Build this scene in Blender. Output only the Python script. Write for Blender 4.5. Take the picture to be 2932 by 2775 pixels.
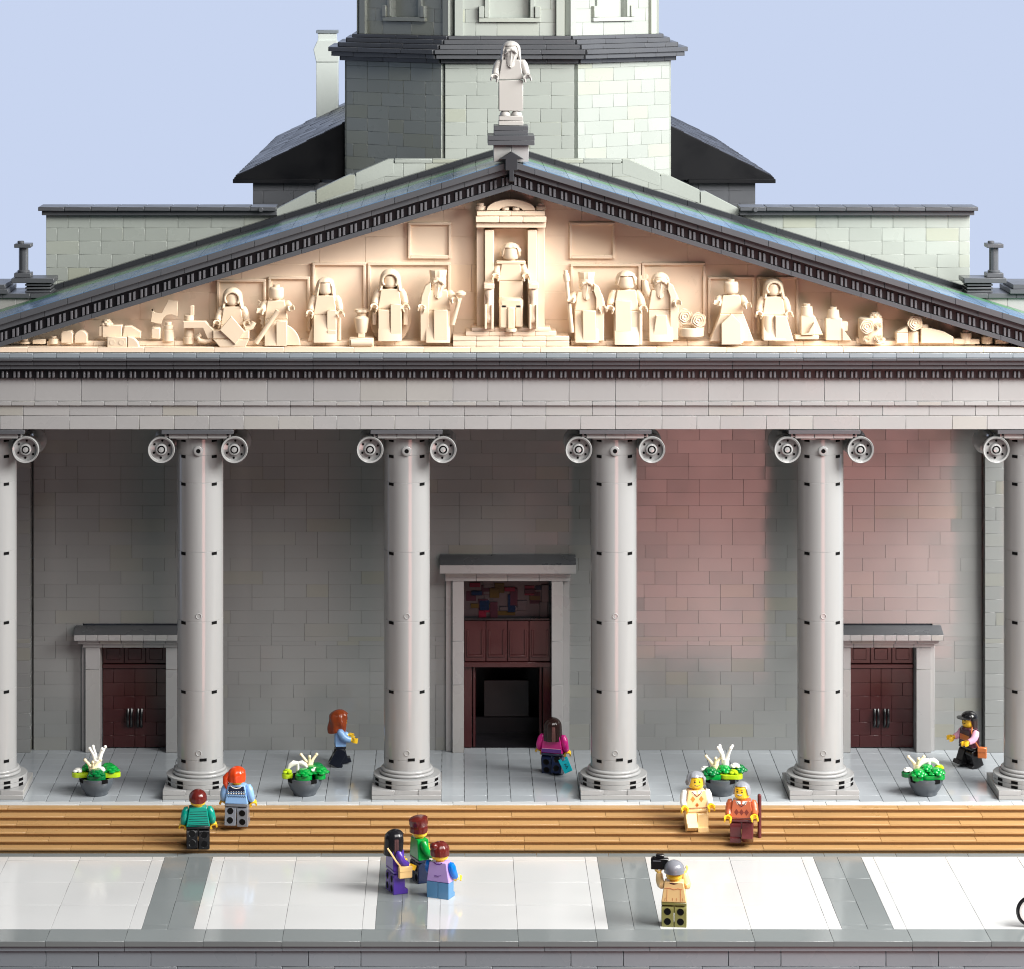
import bpy, bmesh, math, random
from mathutils import Vector, Matrix

# ---------------------------------------------------------------- units
# one stud of the toy-brick model = 0.1 m; every number below is in studs
U = 0.1
PI = math.pi
R = math.radians
for o in list(bpy.data.objects):
    bpy.data.objects.remove(o)
scene = bpy.context.scene
COL = scene.collection

# ---------------------------------------------------------------- camera
CX, CY, CZ = -4.9, -262.0, 71.9
cam_d = bpy.data.cameras.new('camera')
cam = bpy.data.objects.new('camera', cam_d)
COL.objects.link(cam)
cam.location = (CX * U, CY * U, CZ * U)
cam.rotation_euler = (PI / 2, 0, 0)
cam_d.lens = 106.97
cam_d.sensor_width = 36
cam_d.shift_x = 0.0566
cam_d.shift_y = -0.5073
cam_d.clip_start = 0.1
cam_d.clip_end = 400
scene.camera = cam
scene.render.resolution_x, scene.render.resolution_y = 1024, 969

# ---------------------------------------------------------------- world, lamps, exposure
w = bpy.data.worlds.new('World')
scene.world = w
w.use_nodes = True
w.node_tree.nodes['Background'].inputs['Color'].default_value = (0.80, 0.90, 1.0, 1)
w.node_tree.nodes['Background'].inputs['Strength'].default_value = 0.08

def area(name, loc, target, sx, sy, power, col):
    d = bpy.data.lights.new(name, 'AREA')
    d.shape = 'RECTANGLE'
    d.size, d.size_y = sx * U, sy * U
    d.energy = power
    d.color = col
    o = bpy.data.objects.new(name, d)
    COL.objects.link(o)
    o.location = Vector(loc) * U
    o.rotation_euler = (Vector(target) - Vector(loc)).to_track_quat('-Z', 'Y').to_euler()
    return o

area('window_light', (140, -66, 124), (0, 0, 14), 100, 100, 8500, (1.0, 0.985, 0.95))
area('room_fill', (82, -168, 188), (-5, 0, 16), 140, 120, 4300, (1.0, 0.965, 0.94))  # added soft fill lamp, stands for no particular lamp in the room
area('pink_bounce', (50, -190, -19), (50, 16, -19), 58, 44, 460, (1.0, 0.42, 0.38))  # lamp added in place of an unseen pink surface mirrored in the wall

scene.render.engine = 'CYCLES'
scene.cycles.filter_width = 1.1
scene.view_settings.view_transform = 'Standard'
scene.view_settings.look = 'None'
scene.view_settings.exposure = 0
scene.view_settings.gamma = 1
scene.view_settings.use_curve_mapping = False

# ---------------------------------------------------------------- materials
def lin(c):
    out = []
    for x in c:
        x /= 255.0
        out.append(x / 12.92 if x <= 0.04045 else ((x + 0.055) / 1.055) ** 2.4)
    return tuple(out) + (1.0,)

def plastic(name, c, rough=0.28, vary=0.0, yellow=0.0, tilt=0.0, bump=0.05, spec=0.5):
    m = bpy.data.materials.new(name)
    m.use_nodes = True
    n, l = m.node_tree.nodes, m.node_tree.links
    b = n['Principled BSDF']
    base = lin(c)
    b.inputs['Base Color'].default_value = base
    b.inputs['Specular IOR Level'].default_value = spec
    geo = n.new('ShaderNodeNewGeometry')
    tc = n.new('ShaderNodeTexCoord')
    nz = n.new('ShaderNodeTexNoise')
    nz.inputs['Scale'].default_value = 3.0
    nz.inputs['Detail'].default_value = 4.0
    l.new(tc.outputs['Object'], nz.inputs['Vector'])
    mr = n.new('ShaderNodeMapRange')
    mr.inputs['From Min'].default_value = 0.3
    mr.inputs['From Max'].default_value = 0.7
    mr.inputs['To Min'].default_value = rough * 0.75
    mr.inputs['To Max'].default_value = rough * 1.35
    l.new(nz.outputs['Fac'], mr.inputs['Value'])
    l.new(mr.outputs['Result'], b.inputs['Roughness'])
    if vary or yellow:
        wn = n.new('ShaderNodeTexWhiteNoise')
        wn.noise_dimensions = '1D'
        mu = n.new('ShaderNodeMath'); mu.operation = 'MULTIPLY'
        mu.inputs[1].default_value = 917.3
        l.new(geo.outputs['Random Per Island'], mu.inputs[0])
        l.new(mu.outputs[0], wn.inputs['W'])
        ramp = n.new('ShaderNodeValToRGB')
        e = ramp.color_ramp.elements
        k0, k1 = 1 - vary, 1 + vary
        e[0].position = 0.0
        e[0].color = (base[0] * k0, base[1] * k0, base[2] * k0, 1)
        e[1].position = 0.82
        e[1].color = (base[0] * k1, base[1] * k1, base[2] * k1, 1)
        y = ramp.color_ramp.elements.new(1.0)
        y.color = (base[0] * (1 + 0.10 * yellow), base[1] * (1 + 0.01 * yellow), base[2] * (1 - 0.40 * yellow), 1)
        l.new(wn.outputs['Value'], ramp.inputs['Fac'])
        # faint broad ageing of the plastic
        n2 = n.new('ShaderNodeTexNoise')
        n2.inputs['Scale'].default_value = 0.9
        n2.inputs['Detail'].default_value = 2.0
        l.new(tc.outputs['Object'], n2.inputs['Vector'])
        mx = n.new('ShaderNodeMix'); mx.data_type = 'RGBA'; mx.blend_type = 'MULTIPLY'
        mx.inputs['Factor'].default_value = 1.0
        r2 = n.new('ShaderNodeValToRGB')
        r2.color_ramp.elements[0].position = 0.35
        r2.color_ramp.elements[0].color = (0.93, 0.93, 0.93, 1)
        r2.color_ramp.elements[1].position = 0.65
        r2.color_ramp.elements[1].color = (1, 1, 1, 1)
        l.new(n2.outputs['Fac'], r2.inputs['Fac'])
        l.new(ramp.outputs['Color'], mx.inputs['A'])
        l.new(r2.outputs['Color'], mx.inputs['B'])
        l.new(mx.outputs['Result'], b.inputs['Base Color'])
    normal = None
    if bump:
        n3 = n.new('ShaderNodeTexNoise')
        n3.inputs['Scale'].default_value = 22.0
        n3.inputs['Detail'].default_value = 3.0
        l.new(tc.outputs['Object'], n3.inputs['Vector'])
        bp = n.new('ShaderNodeBump')
        bp.inputs['Strength'].default_value = bump
        bp.inputs['Distance'].default_value = 0.01
        l.new(n3.outputs['Fac'], bp.inputs['Height'])
        normal = bp.outputs['Normal']
    if tilt:
        w2 = n.new('ShaderNodeTexWhiteNoise')
        w2.noise_dimensions = '1D'
        m2 = n.new('ShaderNodeMath'); m2.operation = 'MULTIPLY'
        m2.inputs[1].default_value = 431.7
        l.new(geo.outputs['Random Per Island'], m2.inputs[0])
        l.new(m2.outputs[0], w2.inputs['W'])
        sb = n.new('ShaderNodeVectorMath'); sb.operation = 'SUBTRACT'
        sb.inputs[1].default_value = (0.5, 0.5, 0.5)
        l.new(w2.outputs['Color'], sb.inputs[0])
        sc = n.new('ShaderNodeVectorMath'); sc.operation = 'SCALE'
        sc.inputs['Scale'].default_value = tilt
        l.new(sb.outputs[0], sc.inputs[0])
        ad = n.new('ShaderNodeVectorMath'); ad.operation = 'ADD'
        l.new(normal if normal else geo.outputs['Normal'], ad.inputs[0])
        l.new(sc.outputs[0], ad.inputs[1])
        nm = n.new('ShaderNodeVectorMath'); nm.operation = 'NORMALIZE'
        l.new(ad.outputs[0], nm.inputs[0])
        normal = nm.outputs[0]
    if normal:
        l.new(normal, b.inputs['Normal'])
    return m

def emit(name, c, s):
    m = bpy.data.materials.new(name)
    m.use_nodes = True
    n, l = m.node_tree.nodes, m.node_tree.links
    n.remove(n['Principled BSDF'])
    e = n.new('ShaderNodeEmission')
    e.inputs['Color'].default_value = lin(c)
    e.inputs['Strength'].default_value = s
    l.new(e.outputs[0], n['Material Output'].inputs['Surface'])
    return m

M = {}
M['sky'] = emit('sky_blue', (200, 213, 240), 1.0)
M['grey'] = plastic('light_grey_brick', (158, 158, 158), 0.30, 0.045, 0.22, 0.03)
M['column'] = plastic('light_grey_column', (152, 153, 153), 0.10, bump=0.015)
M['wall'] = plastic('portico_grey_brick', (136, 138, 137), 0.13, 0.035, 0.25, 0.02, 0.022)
M['green_grey'] = plastic('green_cast_aged_brick', (160, 166, 160), 0.30, 0.05, 0.28, 0.03)  # greenish light cast mixed into the grey, besides bricks yellowed by age
M['dark'] = plastic('dark_grey_brick', (82, 84, 88), 0.30, 0.06, 0.0, 0.03)
M['darker'] = plastic('charcoal_brick', (50, 52, 56), 0.30, 0.05)
M['dentil'] = plastic('black_strip', (24, 24, 28), 0.35)
M['bar'] = plastic('dentil_grey', (98, 98, 102), 0.22)
M['roof'] = plastic('sky_tint_roof_tile', (92, 120, 150), 0.22, 0.08, 0.0, 0.06)  # blue sky reflection on dark tiles put into the base colour
M['roof_glint'] = plastic('green_glint_tile', (70, 120, 88), 0.25)  # green glint on the roof painted as its own tile colour
M['slate'] = plastic('black_slate', (32, 31, 36), 0.35, 0.25, 0.0, 0.10)
M['gable_black'] = plastic('black_gable', (12, 13, 17), 0.5, 0.1, 0.0, 0.05, 0.0, 0.25)
M['pale'] = plastic('pale_chimney_brick', (214, 222, 218), 0.35, 0.03)
M['tan'] = plastic('tan_brick', (238, 217, 193), 0.35, 0.02, 0.1, 0.02)
M['tan_fig'] = plastic('tan_statue', (230, 210, 183), 0.38, bump=0.03)
M['white_fig'] = plastic('pale_grey_statue', (172, 170, 166), 0.40, bump=0.03)
M['step'] = plastic('ochre_step_tile', (182, 144, 96), 0.32, 0.07, 0.0, 0.04)
M['white_tile'] = plastic('white_tile', (200, 201, 201), 0.12, 0.012, 0.0, 0.012, 0.012)
M['grey_tile'] = plastic('grey_paving_tile', (122, 128, 129), 0.11, 0.06, 0.0, 0.03, 0.035)
M['terrace'] = plastic('terrace_tile', (160, 166, 171), 0.12, 0.04, 0.0, 0.012, 0.015)
M['terrace_edge'] = plastic('terrace_edge_tile', (196, 198, 198), 0.2, 0.02)
M['lower'] = plastic('retaining_grey_brick', (136, 145, 152), 0.28, 0.06, 0.1, 0.03)
M['door_red'] = plastic('dark_red_door', (62, 27, 28), 0.2, 0.06)
M['black'] = plastic('black_plastic', (22, 22, 24), 0.22, bump=0.02)
M['painted_recess'] = plastic('recess_shade', (14, 14, 15), 0.8, bump=0.0, spec=0.1)  # near-black colour paints the shade of notches and holes on solid parts
M['inside'] = plastic('dark_interior', (24, 22, 27), 0.4)
M['inside_grey'] = plastic('interior_grey', (50, 48, 50), 0.4)
M['ground'] = plastic('table_top', (150, 146, 140), 0.5)
M['steel'] = plastic('rim_grey', (205, 205, 202), 0.25)
for k, c in dict(yellow=(244, 196, 46), teal=(0, 140, 122), navy=(24, 34, 62), sky_blue=(136, 178, 226), mid_grey=(112, 116, 124),
                 dark_red_hair=(92, 30, 26), orange_hair=(206, 66, 24), auburn=(132, 58, 28), dark_brown=(42, 26, 24), magenta=(196, 34, 128),
                 purple_band=(88, 42, 128), purple=(76, 50, 146), lavender=(172, 146, 208), blue=(0, 112, 205), denim=(84, 134, 176),
                 green=(0, 140, 54), dark_green=(0, 108, 52), lime=(168, 198, 30), white=(238, 238, 232), cream=(236, 222, 184),
                 peach=(240, 200, 146), olive=(124, 122, 72), grey_hair=(140, 143, 150), beanie=(122, 124, 132), maroon=(92, 40, 42),
                 rust=(190, 98, 62), rust_dark=(122, 46, 30), orange_print=(232, 134, 52), tan_cloth=(232, 198, 140), bag_tan=(226, 190, 128),
                 bag_orange=(206, 118, 66), cyan=(0, 190, 206), plum=(66, 34, 44), pink=(240, 178, 206), pot=(78, 84, 90), red=(206, 40, 56),
                 black_hair=(24, 24, 28), dark_navy=(14, 20, 34)).items():
    M[k] = plastic(k + '_plastic', c, 0.2, bump=0.02)
M['glass_red'] = plastic('stained_red', (84, 14, 30), 0.1)
M['glass_blue'] = plastic('stained_blue', (10, 20, 40), 0.1)
M['glass_gold'] = plastic('stained_gold', (60, 44, 16), 0.1)
M['glass_violet'] = plastic('stained_violet', (50, 22, 30), 0.1)

# ---------------------------------------------------------------- mesh builder
class MB:
    def __init__(s):
        s.v, s.f, s.m = [], [], []
        s.T = Matrix()
    def add(s, verts, faces, mat=0):
        b = len(s.v)
        for p in verts:
            s.v.append(tuple((s.T @ Vector(p)) * U))
        for f in faces:
            s.f.append([i + b for i in f]); s.m.append(mat)
    def convex(s, verts, faces, mat=0):
        c = Vector((0, 0, 0))
        for p in verts: c += Vector(p)
        c /= len(verts)
        out = []
        for f in faces:
            a, b_, d = Vector(verts[f[0]]), Vector(verts[f[1]]), Vector(verts[f[2]])
            nrm = (b_ - a).cross(d - a)
            fc = sum((Vector(verts[i]) for i in f), Vector()) / len(f)
            out.append(f if nrm.dot(fc - c) >= 0 else f[::-1])
        s.add(verts, out, mat)
    def box(s, x0, x1, y0, y1, z0, z1, b=0.03, mat=0):
        if x0 > x1: x0, x1 = x1, x0
        if y0 > y1: y0, y1 = y1, y0
        if z0 > z1: z0, z1 = z1, z0
        cx, cy, cz = (x0 + x1) / 2, (y0 + y1) / 2, (z0 + z1) / 2
        h = ((x1 - x0) / 2, (y1 - y0) / 2, (z1 - z0) / 2)
        b = min(b, min(h) * 0.45)
        if b <= 0:
            vs = [(cx + sx * h[0], cy + sy * h[1], cz + sz * h[2]) for sx in (-1, 1) for sy in (-1, 1) for sz in (-1, 1)]
            s.convex(vs, [[0, 1, 3, 2], [4, 5, 7, 6], [0, 1, 5, 4], [2, 3, 7, 6], [0, 2, 6, 4], [1, 3, 7, 5]], mat)
            return
        vs, idx = [], {}
        for sx in (-1, 1):
            for sy in (-1, 1):
                for sz in (-1, 1):
                    for a in range(3):
                        d = [h[0] - b, h[1] - b, h[2] - b]
                        d[a] = h[a]
                        idx[(sx, sy, sz, a)] = len(vs)
                        vs.append((cx + sx * d[0], cy + sy * d[1], cz + sz * d[2]))
        fs = []
        for a in range(3):
            o = [i for i in range(3) if i != a]
            for sg in (-1, 1):
                q = []
                for (p, r) in ((-1, -1), (1, -1), (1, 1), (-1, 1)):
                    k = [0, 0, 0]; k[a] = sg; k[o[0]] = p; k[o[1]] = r
                    q.append(idx[(k[0], k[1], k[2], a)])
                fs.append(q)
            for p in (-1, 1):
                for r in (-1, 1):
                    k0 = [0, 0, 0]; k0[a] = -1; k0[o[0]] = p; k0[o[1]] = r
                    k1 = list(k0); k1[a] = 1
                    fs.append([idx[tuple(k0) + (o[0],)], idx[tuple(k1) + (o[0],)], idx[tuple(k1) + (o[1],)], idx[tuple(k0) + (o[1],)]])
        for sx in (-1, 1):
            for sy in (-1, 1):
                for sz in (-1, 1):
                    fs.append([idx[(sx, sy, sz, 0)], idx[(sx, sy, sz, 1)], idx[(sx, sy, sz, 2)]])
        s.convex(vs, fs, mat)
    def prism(s, poly, plane, d0, d1, b=0.03, mat=0):
        n = len(poly)
        ar = sum(poly[i][0] * poly[(i + 1) % n][1] - poly[(i + 1) % n][0] * poly[i][1] for i in range(n))
        if ar < 0: poly = poly[::-1]
        if d0 > d1: d0, d1 = d1, d0
        ins = []
        for i in range(n):
            p0, p1, p2 = Vector(poly[i - 1]), Vector(poly[i]), Vector(poly[(i + 1) % n])
            e1, e2 = (p1 - p0).normalized(), (p2 - p1).normalized()
            n1, n2 = Vector((-e1.y, e1.x)), Vector((-e2.y, e2.x))
            k = n1 + n2
            if k.length < 1e-6: k = n1
            k = k / max(0.3, k.dot(n1)) if k.length > 0 else n1
            ins.append(p1 + k * b)
        def P(q, d):
            if plane == 'xz': return (q[0], d, q[1])
            if plane == 'yz': return (d, q[0], q[1])
            return (q[0], q[1], d)
        if b > 0:
            rings = [(ins, d0), (poly, d0 + b), (poly, d1 - b), (ins, d1)]
        else:
            rings = [(poly, d0), (poly, d1)]
        vs = [P(q, d) for (pl, d) in rings for q in pl]
        fs = []
        for r in range(len(rings) - 1):
            for i in range(n):
                j = (i + 1) % n
                fs.append([r * n + i, r * n + j, (r + 1) * n + j, (r + 1) * n + i])
        fs.append(list(range(n))[::-1])
        fs.append([(len(rings) - 1) * n + i for i in range(n)])
        s.add(vs, fs, mat)
    def lathe(s, prof, c=(0, 0, 0), axis='z', seg=24, mat=0, mod=None, caps=True):
        vs, fs = [], []
        n = len(prof)
        for k in range(seg):
            a = 2 * PI * k / seg
            for (r, z) in prof:
                rr = r * (mod(a, z) if mod else 1)
                x, y = rr * math.cos(a), rr * math.sin(a)
                if axis == 'z': p = (x, y, z)
                elif axis == 'y': p = (x, z, y)
                else: p = (z, x, y)
                vs.append((p[0] + c[0], p[1] + c[1], p[2] + c[2]))
        for k in range(seg):
            k2 = (k + 1) % seg
            for i in range(n - 1):
                fs.append([k * n + i, k2 * n + i, k2 * n + i + 1, k * n + i + 1])
        if caps and prof[0][0] > 1e-6: fs.append([k * n for k in range(seg)][::-1])
        if caps and prof[-1][0] > 1e-6: fs.append([k * n + n - 1 for k in range(seg)])
        s.add(vs, fs, mat)
    def cyl(s, c, r, h, axis='z', seg=24, b=0.03, mat=0, r2=None):
        r2 = r if r2 is None else r2
        b = min(b, r * 0.4, h * 0.4)
        s.lathe([(max(r - b, 1e-3), 0), (r, b), (r2, h - b), (max(r2 - b, 1e-3), h)], c, axis, seg, mat)
    def ball(s, c, r, seg=16, mat=0):
        if not isinstance(r, (tuple, list)): r = (r, r, r)
        n = seg // 2
        vs, fs = [], []
        for i in range(1, n):
            t = PI * i / n
            for k in range(seg):
                a = 2 * PI * k / seg
                vs.append((c[0] + r[0] * math.sin(t) * math.cos(a), c[1] + r[1] * math.sin(t) * math.sin(a), c[2] + r[2] * math.cos(t)))
        top, bot = len(vs), len(vs) + 1
        vs += [(c[0], c[1], c[2] + r[2]), (c[0], c[1], c[2] - r[2])]
        for i in range(n - 2):
            for k in range(seg):
                k2 = (k + 1) % seg
                fs.append([i * seg + k, (i + 1) * seg + k, (i + 1) * seg + k2, i * seg + k2])
        for k in range(seg):
            k2 = (k + 1) % seg
            fs.append([top, k, k2])
            fs.append([bot, (n - 2) * seg + k2, (n - 2) * seg + k])
        s.add(vs, fs, mat)
    def tube(s, pts, rad, seg=10, mat=0, flat=1.0):
        pts = [Vector(p) for p in pts]
        if not isinstance(rad, (list, tuple)): rad = [rad] * len(pts)
        vs, fs = [], []
        up = None
        n = len(pts)
        for i, p in enumerate(pts):
            t = (pts[min(i + 1, n - 1)] - pts[max(i - 1, 0)]).normalized()
            if up is None:
                up = Vector((0, 1, 0)) if abs(t.y) < 0.9 else Vector((1, 0, 0))
            u = (up - t * up.dot(t)).normalized()
            v = t.cross(u)
            up = u
            for k in range(seg):
                a = 2 * PI * k / seg
                vs.append(tuple(p + (u * math.cos(a) * flat + v * math.sin(a)) * rad[i]))
        for i in range(n - 1):
            for k in range(seg):
                k2 = (k + 1) % seg
                fs.append([i * seg + k, i * seg + k2, (i + 1) * seg + k2, (i + 1) * seg + k])
        fs.append(list(range(seg))[::-1])
        fs.append([(n - 1) * seg + k for k in range(seg)])
        s.add(vs, fs, mat)
    def build(s, name, mats, parent=None, merge=False):
        me = bpy.data.meshes.new(name)
        me.from_pydata(s.v, [], s.f)
        if not isinstance(mats, (list, tuple)): mats = [mats]
        for m in mats: me.materials.append(M[m] if isinstance(m, str) else m)
        me.polygons.foreach_set('material_index', s.m)
        bm = bmesh.new()
        bm.from_mesh(me)
        if merge: bmesh.ops.remove_doubles(bm, verts=bm.verts, dist=1e-5)
        bmesh.ops.recalc_face_normals(bm, faces=bm.faces)
        bm.to_mesh(me); bm.free()
        me.polygons.foreach_set('use_smooth', [True] * len(me.polygons))
        me.set_sharp_from_angle(angle=R(38))
        o = bpy.data.objects.new(name, me)
        COL.objects.link(o)
        if parent: o.parent = parent
        return o

def tag(o, label=None, cat=None, group=None, kind=None):
    if label: o['label'] = label
    if cat: o['category'] = cat
    if group: o['group'] = group
    if kind: o['kind'] = kind
    return o

def empty(name, loc, rz=0.0, label=None, cat=None, group=None):
    o = bpy.data.objects.new(name, None)
    COL.objects.link(o)
    o.empty_display_size = 0.1
    o.location = Vector(loc) * U
    o.rotation_euler = (0, 0, rz)
    return tag(o, label, cat, group)

def copy_tree(o, parent=None):
    c = o.copy(); COL.objects.link(c)
    if parent: c.parent = parent
    for ch in list(o.children): copy_tree(ch, c)
    return c

def at(xd, yd, Y):
    """stud position (X, Z) of a spot measured on the photo that lies at depth Y"""
    s = 22.48 * 262 / (262 + Y)
    return ((xd - 878.8) / s - 4.9, 71.9 - (yd + 67.6) / s)

def on_ground(xd, yd, z):
    s = (yd + 67.6) / (71.9 - z)
    return ((xd - 878.8) / s - 4.9, 262 * 22.48 / s - 262, z)

def bricks(mb, x0, x1, y0, y1, courses, rng, lens=(2, 3, 4, 4), holes=(), g=0.012, b=0.022, limit=None, axis='x', mat=0):
    """courses: list of (z0, z1); holes: (xa, xb, za, zb) openings left free"""
    for ci, (za, zb) in enumerate(courses):
        segs = [(x0, x1)]
        if limit:
            L = limit(za, zb)
            if L is None: continue
            segs = [(max(x0, L[0]), min(x1, L[1]))]
        for h in holes:
            if za < h[3] - 0.05 and zb > h[2] + 0.05:
                ns = []
                for (a, c) in segs:
                    if h[1] <= a or h[0] >= c: ns.append((a, c)); continue
                    if h[0] > a: ns.append((a, h[0]))
                    if h[1] < c: ns.append((h[1], c))
                segs = ns
        for (a, c) in segs:
            x = a
            first = True
            while x < c - 0.02:
                L = rng.choice(lens)
                if first and ci % 2: L = max(1, L - rng.choice((1, 2)))
                first = False
                e = x + L
                if e > c - 0.9: e = c
                mb.box(x + g, e - g, y0, y1, za + g * 0.25, zb - g * 0.25, b, mat)
                x = e

def courses(z0, z1, h=1.2):
    out = []
    z = z0
    while z < z1 - 0.05:
        out.append((z, min(z + h, z1))); z += h
    return out

rng = random.Random(7)

# ================================================================= SETTING
mb = MB()
pts = []
for i in range(25):
    a = R(-70 + 140 * i / 24)
    pts.append((420 * math.sin(a), -60 + 260 * math.cos(a)))
vs = [(x, y, -60) for x, y in pts] + [(x, y, 260) for x, y in pts]
n = len(pts)
mb.add(vs, [[i, i + 1, n + i + 1, n + i] for i in range(n - 1)])
tag(mb.build('sky', 'sky'), kind='structure')

mb = MB()
mb.box(-140, 140, -33, 160, -10.0, -9.2, 0.05)
tag(mb.build('ground', 'ground'), kind='structure')

# terrace floor: 2 x 2 tiles
mb = MB()
mb.box(-52, 52, -0.5, 22, -2.4, -0.42, 0)
y = -0.5
rows = [(-0.5, 1.5)]
while rows[-1][1] < 19: rows.append((rows[-1][1], rows[-1][1] + 2))
for (ya, yb) in rows:
    x = -52
    while x < 52:
        mb.box(x + 0.02, x + 1.98, ya + 0.012, yb - 0.012, -0.4, 0, 0.015)
        x += 2
x = -53
while x < 53:
    mb.box(x + 0.015, x + 7.985, -1.5, -0.515, -0.4, 0.0, 0.02, 1)
    x += 8
tag(mb.build('terrace', ['terrace', 'terrace_edge']), kind='structure')

# pavement: 6 x 6 white tiles in grey bands
mb = MB()
mb.box(-54, 54, -29.4, -1.6, -6, -2.82, 0)
def tile(x0, x1, y0, y1, mat, dz=0.0):
    mb.box(x0 + 0.012, x1 - 0.012, y0 + 0.012, y1 - 0.012, -2.8, -2.4 + dz, 0.012, mat)
for k in range(-3, 3):
    x0 = 18 * k + 11
    xs = [x0, x0 + 1, x0 + 7, x0 + 13, x0 + 14]
    ys = [-27.5, -21.5, -15.5, -9.5, -8.5]
    for i in range(4):
        for j in range(4):
            tile(xs[i], xs[i + 1], ys[j], ys[j + 1], 0, rng.uniform(-0.006, 0.006))
    gx = x0 + 14
    for i in range(2):
        for (ya, yb) in ((-27.5, -26.5), (-26.5, -20.5), (-20.5, -14.5), (-14.5, -8.5)):
            tile(gx + 2 * i, gx + 2 * i + 2, ya, yb, 1, rng.uniform(-0.008, 0.008))
for k in range(-9, 9):
    tile(6 * k, 6 * k + 6, -30.5, -27.5, 1)
    tile(6 * k + 2, 6 * k + 8, -8.5, -7.5, 1)
tag(mb.build('pavement', ['white_tile', 'grey_tile']), kind='structure')

mb = MB()
x = -54
bricks(mb, -54, 54, -30.35, -29.2, [(-3.2, -2.82)], rng, (8, 12))
for (za, zb, off) in ((-4.4, -3.2, 0), (-5.6, -4.4, 2), (-6.8, -5.6, 0), (-8.0, -6.8, 2), (-9.2, -8.0, 0)):
    x = -56 + off
    while x < 54:
        L = rng.choice((4, 4, 8))
        mb.box(x + 0.02, x + L - 0.02, -30.2, -29.2, za + 0.012, zb - 0.012, 0.025)
        x += L
mb.box(-55, 55, -29.25, 20, -9.2, -6, 0)
tag(mb.build('retaining_wall', 'lower'), 'low grey brick wall under the front edge of the white paved square', 'wall')

# staircase
stair = empty('staircase', (0, 0, 0), 0, 'wide flight of six ochre tiled steps below the grey column terrace', 'stairs')
for i in range(6):
    mb = MB()
    y1 = -1.5 - i; y0 = y1 - 1
    z = -0.4 * i
    mb.box(-54, 54, y0 + 0.26, y1 + 0.3, -2.8 - 0.01 * i, z - 0.16, 0, 0)
    x = -54 - rng.choice((0, 1, 2, 3, 5, 7))
    while x < 54:
        L = rng.choice((6, 8, 8, 8))
        mb.box(max(x, -54) + 0.015, min(x + L, 54) - 0.015, y0 + rng.uniform(0, 0.015), y1 + 0.2 if i else y1 - 0.02, z - 0.165, z - 0.03 + rng.uniform(-0.006, 0.006), 0.012)  # tread overhang added to throw a dark line of shade on the riser
        x += L
    mb.build('step', 'step', stair)

# ================================================================= CHURCH
church = empty('church', (0, 0, 0), 0, 'grey toy brick church with six round columns, a sculpted tan pediment and an octagonal tower', 'church')
WY = 16.6

# ---- portico back wall
mb = MB()
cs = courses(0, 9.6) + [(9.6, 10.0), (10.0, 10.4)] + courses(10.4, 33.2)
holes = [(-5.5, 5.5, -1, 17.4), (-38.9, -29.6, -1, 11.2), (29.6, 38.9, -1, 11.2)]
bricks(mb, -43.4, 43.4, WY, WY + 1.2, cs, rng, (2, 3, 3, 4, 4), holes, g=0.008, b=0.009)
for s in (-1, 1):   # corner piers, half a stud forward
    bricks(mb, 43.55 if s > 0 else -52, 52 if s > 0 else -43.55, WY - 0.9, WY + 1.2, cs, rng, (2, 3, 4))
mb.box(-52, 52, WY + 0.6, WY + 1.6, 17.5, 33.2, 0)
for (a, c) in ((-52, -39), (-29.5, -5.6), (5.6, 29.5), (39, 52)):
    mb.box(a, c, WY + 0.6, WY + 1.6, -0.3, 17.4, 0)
mb.build('back_wall', 'wall', church)

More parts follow.
